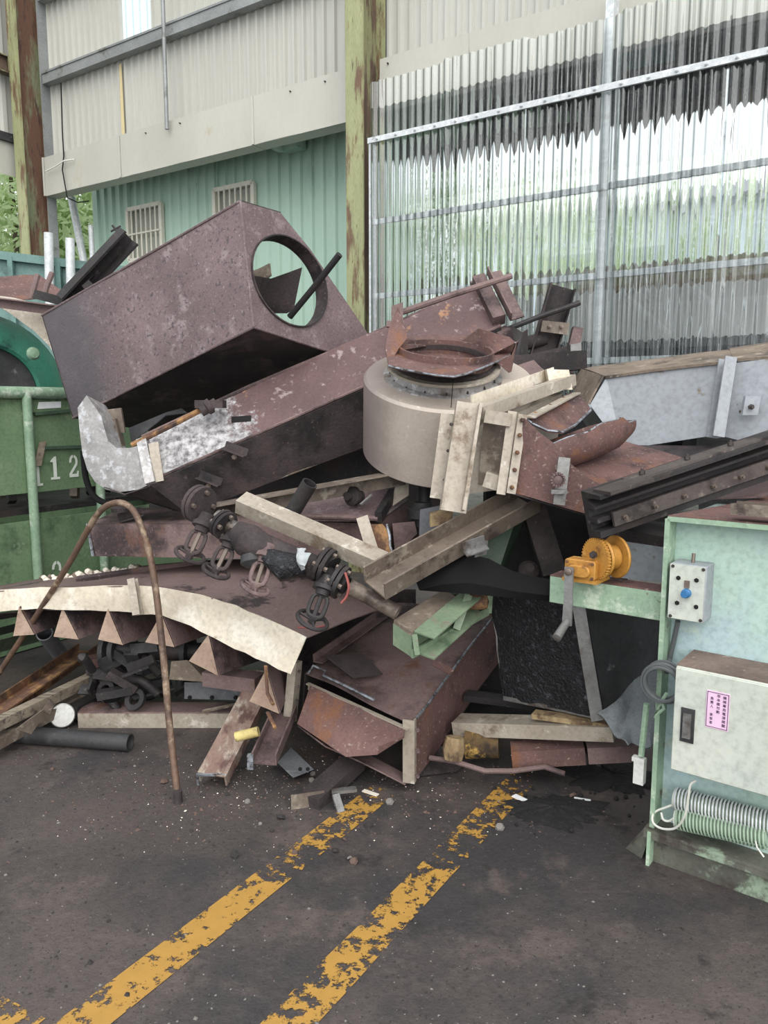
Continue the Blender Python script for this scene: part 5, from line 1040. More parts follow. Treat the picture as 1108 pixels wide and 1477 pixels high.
# ---- beams under the tarred box
m = MB(); m.beam(P(660,1045,3.32), P(888,1052,3.0), pR(.12,.062)); m.build('beige_steel_beam', M['beige'], None, 'pale beige steel beam lying under the tarred box', 'beam')
m = MB(); m.beam(P(672,1003,3.55), P(885,1030,3.3), pR(.08,.03)); m.build('thin_batten', M['black_iron'], None, 'dark thin batten directly beneath the tarred box edge', 'batten')
m = MB(); m.beam(P(770,1030,3.15), P(890,1046,2.98), pR(.06,.022)); m.build('yellowed_batten', M['insul'], None, 'yellowed batten under the tarred box corner', 'batten')
m = MB(); m.beam(P(738,1088,3.12), P(842,1082,3.08), pR(.12,.075)); m.build('rust_brick_beam', M['rust_red'], None, 'short red rust beam on the floor below beige beam', 'beam')
m = MB(); m.beam(P(846,1082,3.08), P(925,1078,3.05), pR(.12,.07)); m.build('rust_brick_beam', M['rust'], None, 'second short rust beam butted end to end with the red one', 'beam')
m = MB(); m.beam(P(760,1066,3.35), P(900,1062,3.2), pR(.16,.05)); m.build('dull_rust_plate', M['rust_dark'], None, 'dull rust slab behind the two short rust beams', 'slab')
m = MB(); m.lathe(P(655,1080,3.1), V((.1,.2,1)), [(0,-.05),(.04,-.045),(.05,0),(.04,.05),(0,.055)], 9); m.build('mineral_wool_lump', M['insul'], None, 'yellow mineral wool lump beside the floor duct', 'insulation')
m = MB(); m.tube([P(672,1072,3.25), P(720,1074,3.22)], [.07,.06], 10); m.build('wool_roll', worn('burnt_wool', (120,92,52), (50,42,38), [((190,150,70), 12, .62, .04)], 12, .95, 0, .8, 40), None, 'burnt mineral wool roll under the beige beam', 'insulation')
m = MB(); m.tube([P(620,1093,3.15), P(655,1098,3.1), P(700,1112,3.0), P(740,1112,3.0), P(785,1106,3.02), P(815,1116,2.98)], .011, 8); m.build('bent_strip', M['rust'], None, 'long bent rusty strip on the floor beside the wool lump', 'strip')
m = MB(); m.sheet(G(600,1118,.02), G(660,1110,.02), G(700,1080,.05), G(620,1075,.08), 5, 5, .03, .006); m.build('rust_floor_sheet', M['rust_dark'], None, 'dark rust sheet on the floor beside the floor duct', 'sheet')

# ---- brown diagonal wood and dark stuff behind winch
m = MB(); m.beam(P(800,830,3.2), P(770,735,3.35), pR(.1,.06), V((0,1,0))); m.build('charred_timber', M['rust_dark'], None, 'charred timber leaning behind the winch', 'timber')
m = MB(); m.box(P(800,790,3.75), V((.35,0,0)), V((0,.06,0)), V((0,0,.3))); m.build('dark_filler_plate', M['black_iron'], None, 'black filler plate added for the dark depth of the pile behind the winch', 'plate')  # added black plate gives the gap behind the winch its shade
m = MB(); m.lathe(P(762,824,3.25), V((0,-.8,.6)), [(0,0),(.04,0),(.045,.015),(.02,.04),(0,.04)], 14); m.build('rusty_disc', M['rust_dark'], None, 'rusty round disc below the charred timber', 'disc')
m = MB(); m.hexa([P(880,832,2.95), P(975,842,2.95), P(980,842,3.5), P(900,832,3.5), P(882,778,3.0), P(975,792,3.0), P(980,792,3.5), P(900,778,3.5)]); m.build('grey_case', M['grey_paint'], None, 'grey painted case half hidden behind the winch', 'case')
m = MB(); m.hexa([P(850,790,3.1), P(960,812,3.0), P(970,790,3.5), P(880,775,3.6), P(850,755,3.1), P(960,775,3.0), P(970,755,3.5), P(880,745,3.6)]); m.build('dark_crate', M['rust_dark'], None, 'dark crate shape between track beam and winch', 'crate')

# ================================================================== GREEN MACHINE, ARM, WINCH
MD = V((.79,-.613,0)).normalized(); MN = V((.613,.79,0)).normalized()     # along the front (to the right), into the machine
MO = G(938,1243)
def Q(s, z, o=0): return MO + MD*s + MN*o + UP*z
def QP(px, py, o=0): return PL(px, py, MO + MN*o, MN)
def QS(px, py, o=0):
    p = QP(px, py, o) - MO; return p.dot(MD), p.z
ml = 1.15; zb = QS(930,1196,-.02)[1]; zt = QS(962,748,0)[1]
mc = thing('green_machine', Q(.4, 0, .3), 'pale green machine stand with control boxes and ribbed resistor tubes', 'machine')
m = MB(); m.hexa([Q(0,zb,.07), Q(ml,zb,.07), Q(ml,zb,.6), Q(0,zb,.6), Q(0,zt-.01,.07), Q(ml,zt-.01,.07), Q(ml,zt-.01,.6), Q(0,zt-.01,.6)]); m.build('panel_body', M['machine'], mc)
m = MB(); m.box(Q(0,(zb+zt)/2,.035), MD*.008, MN*.04, UP*(zt-zb)/2); m.build('left_flange', M['machine_edge'], mc)
m = MB(); m.box(Q(ml/2,zt,.035), MD*ml/2, MN*.04, UP*.008); m.build('top_flange', M['machine_edge'], mc)
m = MB(); m.hexa([Q(0,zt,.0), Q(ml,zt,.0), Q(ml,zt,.75), Q(0.15,zt,.75), Q(0,zt+.012,.0), Q(ml,zt+.012,.0), Q(ml,zt+.012,.75), Q(.15,zt+.012,.75)]); m.build('rusty_deck', M['rust_red'], mc)
m = MB(); m.beam(Q(-.02,zb-.012,-.012), Q(ml,zb-.012,-.012), pR(.022,.03)); m.build('base_ledge', M['machine_base'], mc)
m = MB(); m.hexa([Q(-.02,zb-.005,-.025), Q(ml,zb-.005,-.025), Q(ml,zb-.005,.07), Q(-.02,zb-.005,.07), Q(-.02,zb+.006,-.025), Q(ml,zb+.006,-.025), Q(ml,zb+.006,.07), Q(-.02,zb+.006,.07)]); m.build('ledge_plate', M['machine_base'], mc)
m = MB(); m.box(Q(ml/2,zb/2,.03), MD*ml/2, MN*.02, UP*zb/2); m.build('base_beam', M['machine_base'], mc)
m = MB(); m.extr([Q(-.03,0,.0), Q(-.10,0,.03), Q(-.02,zb,.03), Q(0,zb,.0)], MN*.03); m.build('foot_gusset', M['machine_base'], mc)
m = MB(); m.box(Q(.0,zb/2,.02), MD*.006, MN*.05, UP*zb/2); m.build('base_end', M['machine_edge'], mc)
# small control box
a, z1 = QS(970,812,0); b, z0 = QS(1020,890,0); b = QS(1022,820,0)[0]
z1 = QS(970,812,-.02)[1]; z0 = QS(968,892,-.02)[1]
sb = thing('control_box', Q((a+b)/2, z0, .0), 'small grey control box with blue knob on the machine', 'control box')
m = MB(); m.box(Q((a+b)/2,(z0+z1)/2,.03), MD*(b-a)/2, MN*.045, UP*(z1-z0)/2); m.build('case', M['grey_paint'], sb, bevel=.004)
m = MB(); m.box(Q((a+b)/2-.002,(z0+z1)/2,-.018), MD*(b-a)/2*.96, MN*.004, UP*(z1-z0)/2*.97); m.build('face_plate', M['cabinet'], sb)
for u, v in ((.08,.95),(.92,.95),(.08,.05),(.92,.05)): bolt(sb, Q(a+(b-a)*u, z0+(z1-z0)*v, -.02), -MN, .006, M['bolt_dark'], 'screw', .003)
for u, v in ((.25,.75),(.75,.75),(.25,.3),(.78,.28)): bolt(sb, Q(a+(b-a)*u, z0+(z1-z0)*v, -.02), -MN, .008, M['hole'], 'button_hole', .003)
m = MB(); q = Q(a+(b-a)*.5, z0+(z1-z0)*.5, -.02); m.lathe(q, -MN, [(0,0),(.016,0),(.015,.012),(.011,.014),(.011,.03),(0,.03)], 16); m.build('blue_knob', M['knob_blue'], sb)
m = MB(); m.box(q+UP*.03+MN*-.004, MD*.008, MN*.003, UP*.012); m.build('knob_plate', M['steel_brown'], sb)
m = MB(); m.tube([Q(a+(b-a)*.5, z1, .03), Q(a+(b-a)*.5, z1+.03, .035)], .006, 6); m.build('hanger', M['bolt'], sb)
m = MB(); m.tube([QP(978,896,.02), QP(972,925,.05), QP(966,950,.05), QP(962,970,.0)], .009, 8); m.build('cable', M['cable'], sb)
# white cabinet
cL, cz1 = QS(975,960,-.12); cz0 = QS(962,1107,-.12)[1]; cR = cL + .46
cab = thing('switch_cabinet', Q(cL+.2, cz0, -.03), 'cream switch cabinet with pink notice on the machine', 'cabinet')
m = MB(); m.box(Q((cL+cR)/2,(cz0+cz1)/2,-.025), MD*(cR-cL)/2, MN*.095, UP*(cz1-cz0)/2); m.build('body', M['cabinet'], cab, bevel=.006)
m = MB(); m.box(Q((cL+cR)/2,(cz0+cz1)/2,-.124), MD*(cR-cL)/2*.985, MN*.006, UP*(cz1-cz0)/2*.985); door_ = m.build('door', M['cabinet'], cab, bevel=.003)
m = MB(); m.box(Q((cL+cR)/2,cz1+.003,-.025), MD*(cR-cL)/2*.99, MN*.09, UP*.003); m.build('dusty_top', M['dust'], cab)
q0_ = QP(992,1046,-.13); m = MB(); m.box(q0_, MD*.021, MN*.005, UP*.056); lt_ = m.build('latch', M['grey_dark'], door_, label='dark recessed cabinet latch')
m = MB(); m.box(q0_-MN*.008, MD*.012, MN*.006, UP*.04); m.build('latch_lever', M['pale_iron'], door_)
q0_ = QP(1035,1025,-.131); m = MB(); m.box(q0_, MD*.034, MN*.001, UP*.060); m.build('notice', M['pink'], door_, label='pink paper notice')
m = MB()
for du, dz, a_, b_ in ((-.031,0,.0008,.057),(.031,0,.0008,.057),(0,.056,.031,.0008),(0,-.056,.031,.0008)): m.box(q0_+MD*du+UP*dz-MN*.0014, MD*a_, MN*.0004, UP*b_)
m.build('notice_border', M['ink'], door_)
for du, z_, tx in ((.02,.045,'機械專用電源開關'), (.002,.047,'非本廠勿動'), (-.017,.036,'負責人')):
    for i, chx in enumerate(tx): text(chx, 'notice_text', door_, q0_+MD*du+UP*(z_-.0128*i)-MN*.002, MD, UP, .0105, M['ink'], .0003)
for i in range(3):
    m = MB(); qq = q0_-MD*.017+UP*(-.016-.0128*i)-MN*.0015
    for r_ in range(3): m.box(qq+UP*(.003-.003*r_), MD*.004, MN*.0003, UP*.0007)
    m.box(qq, MD*.0006, MN*.0003, UP*.0045); m.build('notice_text', M['ink'], door_)
# cable coil hung at cabinet's left
cl = MB(); q = QP(957,985,-.04)
for k in range(6): cl.torus(q + MN*(-.02+.008*k) + MD*random.uniform(-.008,.008), MN + V((random.uniform(-.15,.15),0,random.uniform(-.1,.1))), .058+.004*(k%3), .006, 30, 6)
co = cl.build('cable_coil', M['cable'], None, 'grey cable coil hanging left of the switch cabinet', 'cable')
m = MB(); m.tube([QP(962,1000,-.05), QP(948,1022,-.04), QP(944,1034,-.04), QP(958,1022,-.04), QP(954,1008,-.04)], .006, 6); m.build('cable_plug', M['machine_edge'], None, 'pale clip hanging under the cable coil', 'clip')
# ribbed resistor tubes
for nm, (x0, y0), (x1, y1), o in (('a', (976,1152), (1120,1190), .02), ('b', (978,1180), (1108,1208), .0)):
    rt = thing('resistor_tube', QP(x0, y0+12, o), 'upper grey-green ribbed resistor tube below the switch cabinet' if nm == 'a' else 'lower green ribbed resistor tube resting on machine ledge', 'resistor')
    a_, b_ = QP(x0,y0,o), QP(x1,y1,o); dr = (b_-a_); 
    m = MB(); m.cyl(a_, b_, .027, 16); m.build('core', M['coil'], rt)
    m = MB(); n = int(dr.length/.011); pts = [a_ + dr*(k/(n*10)) + (dr.normalized().orthogonal()*math.cos(k*2*math.pi/10) + dr.normalized().cross(dr.normalized().orthogonal())*math.sin(k*2*math.pi/10))*.030 for k in range(n*10)]
    m.tube(pts, .0036, 5); m.build('winding', M['coil'] if nm == 'b' else M['galv'], rt)
    m = MB(); m.lathe(a_, -dr, [(.0,0),(.034,0),(.034,.006),(.012,.008),(0,.008)], 18); m.build('end_disc', M['cabinet'], rt)
m = MB(); m.tube([QP(1004,1126,-.06), QP(996,1132,-.07), QP(993,1150,-.07), QP(988,1176,-.06), QP(975,1194,-.04), QP(955,1195,-.03), QP(942,1186,-.02), QP(944,1172,0), QP(962,1164,.0), QP(974,1160,.0)], .004, 6); m = MB(); m.tube(curve([QP(1004,1126,-.06), QP(996,1132,-.07), QP(993,1150,-.07), QP(988,1176,-.06), QP(975,1194,-.04), QP(955,1195,-.03), QP(942,1186,-.02), QP(944,1172,0), QP(962,1164,.0), QP(974,1160,.0)]), .004, 6)
m.build('white_wire', M['wire_white'], None, 'white wire looping under the switch cabinet', 'wire')
m = MB(); m.tube(curve([QP(954,1172,0), QP(957,1182,-.01), QP(966,1184,-.01), QP(976,1177,0)]), .004, 6); m.build('white_wire', M['wire_white'], None, 'short white wire end at the lower resistor tube', 'wire')
m = MB(); m.tube([QP(1090,1213,-.04), QP(1092,1222,-.04), QP(1102,1236,-.04)], .003, 5); m.build('white_wire', M['wire_white'], None, 'white wire drooping over the machine ledge', 'wire')
# left bracket rod with plastic clamp
m = MB(); m.tube([QP(933,1015,.03), QP(925,1090,.03)], .011, 8); m.build('side_rod', M['machine_edge'], mc)
m = MB(); m.box(QP(923,1112,.03), MD*.018, MN*.015, UP*.045); m.box(QP(922,1095,.03), MD*.022, MN*.012, UP*.008); m.build('side_block', M['white_dirty'], mc)
# channel offcut on deck
m = MB(); m.beam(QP(1058,740,.02)-MN*.0, QP(1058,740,.02)+MD*.25, pU(.08,.035,.006)); oc = m.build('deck_channel', M['steel_brown'], None, 'scorched channel offcut lying on the machine deck', 'channel')
m = MB(); m.sheet(QP(985,722,.55), QP(1108,712,.6), QP(1108,690,.9), QP(1010,700,.9), 5, 5, .02, .006); m.build('deck_sheet', M['rust'], None, 'rusty sheet lying on the back of machine deck', 'sheet')
# arm and winch
aL, az1 = QS(795,830,.06); az0 = QS(795,868,.06)[1]
arm = thing('winch_arm', Q(aL, az0, .06), 'pale green square arm reaching left from the machine', 'arm')
m = MB(); m.beam(Q(aL,(az0+az1)/2,.10), Q(.0,(az0+az1)/2,.10), [(x, y) for x, y in pR(.10,az1-az0)], UP, [(x, y) for x, y in pR(.086,az1-az0-.014)]); m.build('square_tube', M['machine_edge'], arm, bevel=.003)
m = MB(); m.box(Q(aL/2,az1+.002,.10), MD*(-aL/2), MN*.05, UP*.002); m.build('rusty_top', M['rust_red'], arm)
wn = thing('hand_winch', Q(aL+.1, az1, .1), 'orange hand winch with gear wheel and crank on the arm', 'winch')
wc = QP(856,800,.09)
yb = QP(838,824,.02)
# gear disc + drum cheeks (axis into the machine)
wax = (MN + MD*.55).normalized()
gc = QP(858,806,.02)
m = MB(); m.lathe(gc, wax, [(0,0),(.07,0),(.07,.012),(0,.012)], 40)
for k in range(40):
    a = 2*math.pi*k/40; e1 = wax.cross(UP).normalized(); e2 = UP - wax*UP.dot(wax); m.box(gc+wax*.006+(e1*math.cos(a)+e2.normalized()*math.sin(a))*.072, e1*.0028, wax*.006, e2.normalized()*.0028)
m.build('gear_wheel', M['winch'], wn)
m = MB(); m.lathe(gc+wax*.03, wax, [(0,0),(.045,0),(.045,.055),(0,.055)], 24); m.build('drum', M['winch'], wn)
m = MB(); m.lathe(gc+wax*.088, wax, [(0,0),(.075,0),(.078,.006),(.075,.012),(0,.012)], 40); m.build('drum_cheek', M['winch'], wn)
for k in range(22):
    a = 2*math.pi*k/22; e1 = wax.cross(UP).normalized(); e2 = (UP - wax*UP.dot(wax)).normalized(); bolt(wn, gc+wax*.026+(e1*math.cos(a)+e2*math.sin(a))*.062, wax, .004, M['rust_orange'], 'rim_tooth', .012) if False else None
m = MB(); m.torus(gc+wax*.03, wax, .062, .008, 36, 6); m.build('rim', M['winch'], wn)
hs = QP(836,822,-.02)
def rr_(c, w_, h_, r, u, v, n=6):
    pts = []
    for cx, cy, s0_ in ((w_-r, h_-r, 0), (-w_+r, h_-r, 90), (-w_+r, -h_+r, 180), (w_-r, -h_+r, 270)):
        for k in range(n+1):
            a = math.radians(s0_+90*k/n); pts.append(c + u*(cx+r*math.cos(a)) + v*(cy+r*math.sin(a)))
    return pts
wu = wax.cross(UP).normalized() * -1; wu = MD if wu.dot(MD) < 0 else -wax.cross(UP).normalized() if False else MD
m = MB(); m.extr(rr_(hs, .058, .036, .012, MD, UP), MN*.06); m.build('gearbox', M['winch'], wn, bevel=.004)
m = MB(); m.extr(rr_(hs-MN*.014+UP*-.004, .042, .022, .021, MD, UP), MN*.016); m.build('gearbox_cover', M['winch'], wn, bevel=.004)
for u, v in ((-.048,.026),(.048,.026),(.048,-.026),(-.048,-.026)): bolt(wn, hs+MD*u+UP*v, -MN, .006, M['rust_orange'], 'screw', .004)
bolt(wn, QP(857,800,-.0), -MN, .014, M['bolt_dark'], 'axle_nut', .012)
m = MB(); m.box(hs+UP*-.04+MN*.06, MD*.065, MN*.06, UP*.006); m.build('base_plate', M['winch'], wn)
ck = [QP(821,824,-.05), QP(820,868,-.055), QP(818,900,-.06)]
m = MB(); m.beam(ck[0]+UP*.015, ck[1], pR(.032,.009), MN); m.beam(ck[1]+UP*.005, ck[2]-UP*.005, pR(.034,.009), MN); m.build('crank_arm', M['pale_iron'], wn)
m = MB(); m.lathe(ck[0], -MN, [(0,-.02),(.014,-.02),(.014,.012),(.008,.016),(0,.016)], 14); m.build('crank_nut', M['bolt'], wn)
h0 = ck[2]+UP*.01; h1 = QP(803,920,-.14); m = MB(); m.lathe(h0, h1-h0, [(0,0),(.012,0),(.014,.02),(.016,(h1-h0).length),(.0,(h1-h0).length+.003)], 18); m.build('crank_handle', M['pale_iron'], wn)

# ================================================================== FLOOR PIECES, FRONT LEFT
hp = thing('bent_hoop', G(256,1156), 'thin rusty pipe bent into a tall hoop standing on the floor', 'pipe hoop')
pts = [G(257,1157)+UP*.01, P(245,1050,3.06), P(236,950,3.16), P(226,860,3.25), P(216,800,3.32), P(204,760,3.36), P(192,736,3.40), P(178,726,3.42), P(163,726,3.45), P(148,734,3.48), P(132,755,3.52), P(100,812,3.62), P(50,892,3.78), P(0,968,3.92), P(-30,1012,3.98), G(-48,1035)+UP*.01]
sm = []
for i in range(len(pts)-1):
    p0_, p1_, p2_, p3_ = pts[max(i-1,0)], pts[i], pts[i+1], pts[min(i+2,len(pts)-1)]
    for k in range(5):
        t = k/5; sm.append(.5*((2*p1_) + (p2_-p0_)*t + (2*p0_-5*p1_+4*p2_-p3_)*t*t + (3*p1_-p0_-3*p2_+p3_)*t**3))
sm.append(pts[-1])
m = MB(); m.tube(sm, .0145, 10); m.build('pipe', worn('hoop_rust', (112,84,66), (88,66,56), [((150,128,104), 9, .62, .06), ((60,48,44), 6, .66, .05)], 9, .6, .1, .2), hp)
m = MB(); m.cyl(G(257,1157), G(257,1157)+UP*.05, .018, 10); m.build('foot_socket', M['rust_dark'], hp)

def lie(name, a, b, prof, mat, label, cat, up=UP, Ya=None, Yb=None, z=.05, par=None, bolts=0):
    p = P(*a, Ya) if Ya else G(*a, z); q = P(*b, Yb) if Yb else G(*b, z); m = MB(); m.beam(p, q, prof, up); return m.build(name, M[mat], par, label, cat)
lie('slotted_angle', (-30,1050), (128,940), pU(.13,.05,.008), 'rust_orange', 'wide brown angle channel with slot lying beside skip', 'channel', z=.12)
m = MB(); p = G(-20,1042,.18); q = G(120,945,.18); m.beam(p, q, pR(.045,.01)); m.build('flat_bar', M['rust_orange'], None, 'flat brown bar with bolt holes on the slotted channel', 'bar')
lie('timber_length', (-40,1062), (190,950), pR(.055,.05), 'plank', 'weathered length of timber-coloured tube beside slotted channel', 'bar', z=.16)
lie('brown_board', (-20,1075), (150,985), pR(.10,.05), 'steel_brown', 'long brown board under the weathered bar', 'board', z=.08)
lie('red_board', (128,955), (182,945), pR(.09,.05), 'rust_red', 'short reddish board on top of the left bars', 'board', z=.22)
m = MB(); m.grid([[G(22,1052,.14), G(44,1060,.1)], [G(40,1038,.17), G(52,1046,.12)], [G(60,1024,.16), G(70,1030,.12)], [G(72,1008,.2), G(80,1016,.18)]], .008); m.build('bent_bracket', M['steel_brown'], None, 'bent zigzag bracket on the brown board', 'bracket')
m = MB(); m.pipe(G(10,1058,.045), G(188,1071,.04), .04, .006); m.build('black_pipe', M['grey_dark'], None, 'dark grey pipe lying on the floor front left', 'pipe')
m = MB(); m.pipe(P(64,913,4.1), G(96,955,.05), .045); m.build('grey_pipe_end', M['pvc_grey'], None, 'grey pipe slanting to the floor beside the skip', 'pipe')
m = MB(); m.lathe(G(90,1032,.07), (CAM-G(90,1034)).normalized(), [(0,.0),(.055,0),(.06,-.01),(.055,-.12),(0,-.12)], 24); m.build('white_bottle_end', M['white_dirty'], None, 'round white can end among the left bars', 'can')
m = MB(); m.beam(G(104,1028,.06), G(160,1000,.06), pR(.07,.07)); m.build('iron_bar', M['black_iron'], None, 'dark thick iron bar behind the white can', 'bar')
lie('box_beam', (113,1050), (352,1050), [(-.12,0),(0,0),(0,.075),(-.12,.075)], 'beige', 'long beige-faced beam lying across the floor behind hoop', 'beam', z=.0)
m = MB(); p, q = G(113,1050), G(352,1050); m.box((p+q)/2+V((0,.066,.079)), V(((q-p).length/2,0,0)), V((0,.064,0)), V((0,0,.004))); m.build('beam_cover', M['rust'], None, 'rust-brown cover plate on the long beige-faced beam', 'plate')
m = MB(); m.tube([G(292,1026,.13), G(350,1014,.13)], .009, 6); m.build('thin_bar', M['steel_brown'], None, 'thin bar lying on the beam cover plate', 'bar')
m = MB(); m.hexa([P(266,1008,3.75), P(348,1010,3.7), P(348,1010,3.74), P(266,1008,3.79), P(266,984,3.75), P(348,985,3.7), P(348,985,3.74), P(266,984,3.79)]); gp = m.build('grey_plate', M['pvc_grey'], None, 'grey drilled plate standing behind the beige-faced beam', 'plate')
for px in (274, 306, 340):
    bolt(gp, P(px, 1006, 3.69), V((0,-1,0)), .012, M['hole'], 'drill_hole', .004)
m = MB(); m.hexa([P(244,980,3.6), P(300,984,3.55), P(304,980,3.75), P(250,978,3.8), P(247,954,3.6), P(270,952,3.57), P(306,956,3.75), P(252,952,3.8)]); m.build('white_block', M['wood_dirt'], None, 'white-stained timber block under the gussets', 'block')
m = MB(); m.beam(P(300,975,3.6), P(375,985,3.5), pR(.1,.07)); m.build('brown_block', M['rust'], None, 'brown beam end under the fifth gusset', 'block')
sp = thing('spool_pipe', P(150,945,3.9), 'dark flanged spool pipe lying beneath the gussets', 'pipe')
a_, b_ = P(150,938,3.85), P(290,940,3.75); m = MB(); m.cyl(a_, b_, .045, 14); m.build('pipe', M['black_iron'], sp)
for f in (0.02, .12, .85): m = MB(); q = a_.lerp(b_,f); m.lathe(q, b_-a_, [(0,0),(.085,0),(.085,.025),(0,.025)], 20); m.build('flange', M['grey_dark'], sp)
m = MB(); m.sheet(P(188,930,3.72), P(226,926,3.7), P(228,940,3.66), P(190,944,3.68), 3, 3, .01, .006); m.build('grey_strip', M['grey_dark'], None, 'grey metal strip above the spool pipe', 'strip')
random.seed(21)
for k in range(26):
    x = random.uniform(120, 260); y = random.uniform(962, 1012); a_ = P(x, y, 3.75+random.uniform(-.12,.2)); b_ = a_ + V((random.uniform(-.2,.2), random.uniform(-.1,.15), random.uniform(-.06,.1)))
    m = MB(); r = random.random()
    if r < .5: m.beam(a_, b_, pL(.07,.05,.012) if k % 2 else pR(.06,.04))
    elif r < .88: m.tube(curve([a_, a_.lerp(b_,.5)+V((0,-.04,.05)), b_]), .022, 10)
    else: m.lathe(a_, V((random.uniform(-1,1),-1,random.uniform(0,1))), [(.03,0),(.055,0),(.055,.02),(.03,.02)], 16, closed=True)
    m.build('iron_remnant', M[('black_iron','black_iron','rust_dark','grey_dark')[k % 4]], None, ('black','black','rusty dark','grey')[k % 4] + ((' angle piece' if k % 2 else ' square bar piece') if r < .5 else ' curved rod piece' if r < .88 else ' flat ring') + ' heaped under the gusset row', 'scrap', 'blackened remnants under the gussets')
m = MB(); m.torus(P(166,992,3.75), V((-.3,-.5,.8)), .07, .018, 24, 10); m.build('black_ring', M['black_rubber'], None, 'black rubber ring among the blackened remnants', 'ring')
# two channels leaning out to the front
dc = thing('leaning_channel', G(305,1128), 'weathered brown channel leaning open side down onto the floor', 'channel')
ca_, cb2 = P(305,1117,3.02), P(383,968,3.6); m = MB(); m.beam(ca_, cb2, pN(.125,.055,.007), V((0,-.25,1))); m.build('channel', worn('paint_loss', (150,124,110), (128,100,90), [((176,164,148), 6, .6, .06), ((96,66,62), 4, .62, .05)], 5, .65, .05, .2, 60, (2,1,1)), dc)
m = MB(); m.beam(ca_+V((0,-.004,.001)), ca_+V((0,.004,.003)), pN(.128,.057,.009), V((0,-.25,1))); m.build('cut_end', M['cut_edge'], dc)
oc2 = thing('brown_channel', G(380,1108), 'dark brown channel lying open side up beside leaning channel', 'channel')
ca_, cb2 = P(381,1103,2.98), P(412,1030,3.35); m = MB(); m.beam(ca_, cb2, pU(.105,.05,.007), V((0,-.2,1))); m.build('channel', M['rust'], oc2)
m = MB(); m.box(ca_+V((-.055,-.002,.015)), V((.012,0,0)), V((0,.012,0)), V((0,0,.03))); m.build('weld_lump', M['cut_edge'], oc2)
m = MB(); m.tube([P(386,1028,3.05), P(392,1040,3.0), P(397,1050,2.97)], .008, 6); m.build('bent_pin', M['rust_orange'], None, 'bent rusty pin lying in the brown channel', 'pin')
m = MB(); m.tube([P(340,1063,3.06), P(373,1055,3.06)], .021, 12); yt = m.build('yellow_tube', M['yellow_worn'], None, 'short yellow painted tube between the two channels', 'tube')
gb_ = thing('grey_box_plate', G(430,1115), 'small grey drilled box section lying beside the floor duct', 'box section')
m = MB(); m.hexa([G(423,1122), G(453,1110), G(420,1078), G(400,1100), G(423,1122,.055), G(453,1110,.055), G(420,1078,.055), G(400,1100,.055)]); m.build('block', M['pvc_grey'], gb_)
for px in (433, 444): bolt(gb_, P(px, 1109, 3.05), V((.3,-1,0)), .009, M['hole'], 'drill_hole', .003)
an = thing('drilled_angle', G(445,1160), 'dark angle bar with pale drilled end lying in front', 'angle iron')
m = MB(); p_, q_ = G(446,1158,.02), G(512,1098,.05); m.beam(p_, q_, pR(.1,.055)); m.build('bar', M['rust_dark'], an)
m = MB(); m.slab([G(420,1167)+UP*.0, G(468,1160)+UP*.0, G(468,1160)+UP*.06, G(420,1167)+UP*.06], .006); ep = m.build('end_plate', M['steel_brown'], an)
for px, py in ((427,1156), (456,1154)): bolt(an, P(px, py, 2.925), V((0,-1,0)), .01, M['hole'], 'drill_hole', .003)
m = MB(); m.beam(G(478,1142,.05), G(514,1138,.05), pR(.03,.012)); m.beam(G(484,1146,.05), G(492,1172,.0), pR(.03,.012)); m.build('l_clip', M['pale_iron'], None, 'small bent pale clip beside the drilled angle bar', 'clip')
for a_, b_, l in (((741,1147),(758,1155),'white paper slip nearer the floor duct'), ((828,1152),(852,1156),'longer white paper slip beside the soot patch')):
    p_, q_ = G(*a_, .004), G(*b_, .004); m = MB(); m.beam(p_, q_, pR(.028,.003)); m.build('paper_slip', M['paper'], None, l + ' on the floor', 'paper')
m = MB(); m.beam(G(524,1140,.004), G(545,1147,.004), pR(.02,.004)); m.build('white_splinter', M['chalk'], None, 'white splinter on the floor beside the pale clip', 'splinter')
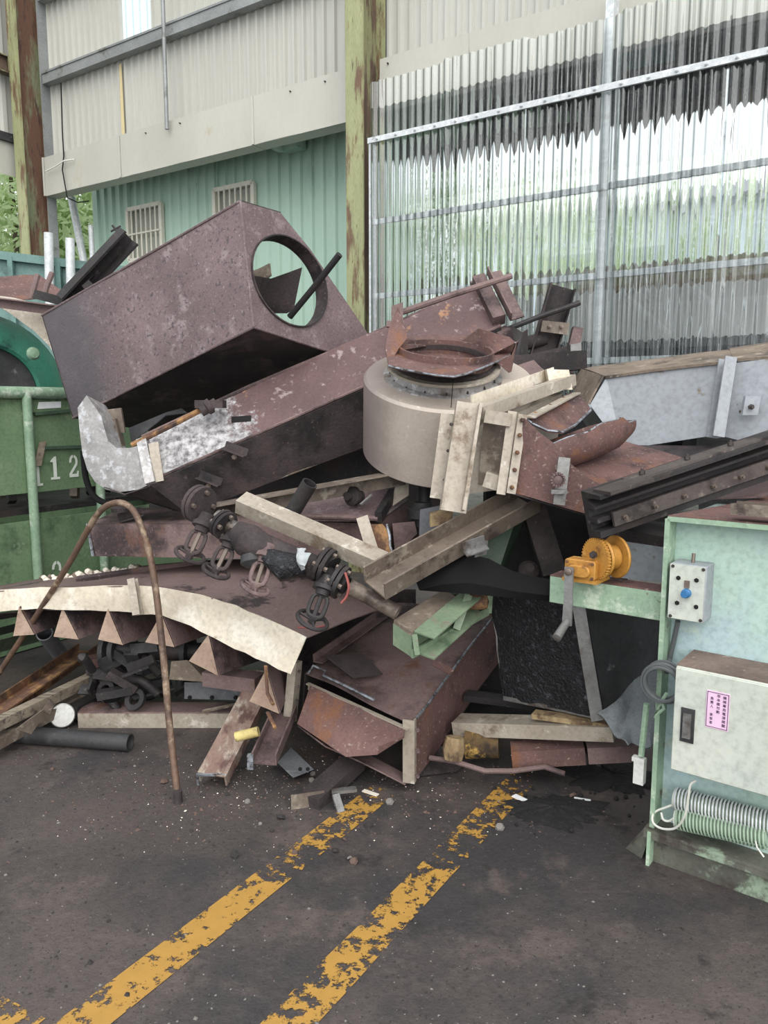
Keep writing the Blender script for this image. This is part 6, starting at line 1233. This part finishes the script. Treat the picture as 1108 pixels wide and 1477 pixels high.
# soot patches: low irregular heaps
for (x, y, r, n, l) in ((800,1168,.14,60,'black soot heap between the paper slips'), (885,1120,.16,80,'black soot heap beside the green machine foot')):
    c = G(x, y); m = MB(); rows = []
    for i in range(9):
        row = []
        for j in range(65):
            a = 2*math.pi*(j % 64)/64; rr0 = r*(i/8)*(1+.5*noise.noise(V((math.cos(a)*1.5, math.sin(a)*1.5, x)))+.5*noise.noise(V((math.cos(a)*5, math.sin(a)*5, x)))); row.append(c + V((math.cos(a)*rr0*1.2, math.sin(a)*rr0*.9, .014*(1-(i/8)**2)*(1+.6*noise.noise(V((rr0*30, a*3, y)))) + .0015)))
        rows.append(row)
    m.grid(rows, .001); m.build('soot_heap', M['soot'], None, l, 'soot')
    random.seed(int(x)); m = MB()
    for k in range(n):
        q = c + V((random.gauss(0,.5)*r*1.4, random.gauss(0,.5)*r*1.2, .006)); s_ = random.uniform(.004,.013); m.lathe(q, V((random.random(),random.random(),1)), [(0,-s_),(s_,-.2*s_),(.7*s_,.6*s_),(0,s_)], 5)
    m.build('soot_crumbs', M['soot'], None, 'scattered black crumbs around the ' + l, 'soot crumbs', kind='stuff')
# grit and chips scattered over the floor
random.seed(5)
for nm, mt, n, sz, lab in (('pale_grit','chip_grey',650,(.0015,.0055),'pale grit scattered over the dark floor'), ('dark_grit','chip_dark',700,(.002,.008),'dark grit scattered over the floor'), ('rust_flakes','chip_brown',600,(.002,.009),'rust flakes scattered before the pile'), ('white_grit','chalk',220,(.0012,.0048),'white crumbs scattered before the pile')):
    m = MB(); vs = []; fs = []
    for k in range(n):
        if nm in ('white_grit','rust_flakes') or random.random() < .5: q = G(random.gauss(420,190), random.gauss(1135,42))
        else: q = G(random.uniform(-60,1000), random.uniform(1090,1500))
        if q.y > 4.4: continue
        s_ = random.uniform(*sz)*(1 if random.random() < .93 else 1.8); u = V((random.uniform(-1,1),random.uniform(-1,1),random.uniform(-.3,.3))).normalized()*s_; v = UP.cross(u)*random.uniform(.5,1); i = len(vs); h = UP*s_*.6
        vs += [q+u, q+v, q-u, q-v, q+h+u*.2]; fs += [(i,i+1,i+4),(i+1,i+2,i+4),(i+2,i+3,i+4),(i+3,i,i+4)]
    m.add(vs, fs); m.build(nm, M[mt], None, lab, 'grit', kind='stuff')
random.seed(9)
for k in range(22):
    q = G(random.choice((random.gauss(470,120), random.uniform(60,900))), random.uniform(1110,1250)); s_ = random.uniform(.008,.02); m = MB(); m.lathe(q+UP*s_*.4, V((random.uniform(-1,1),random.uniform(-1,1),1)), [(0,-s_*.5),(s_,-.2*s_),(.7*s_,.4*s_),(0,s_*.5)], 6)
    m.build('debris_chip', M[('chip_grey','chip_brown','chip_dark')[k % 3]], None, 'small ' + ('grey','brown','black')[k % 3] + ' debris chip lying on the floor', 'chip', 'debris chips on the floor')
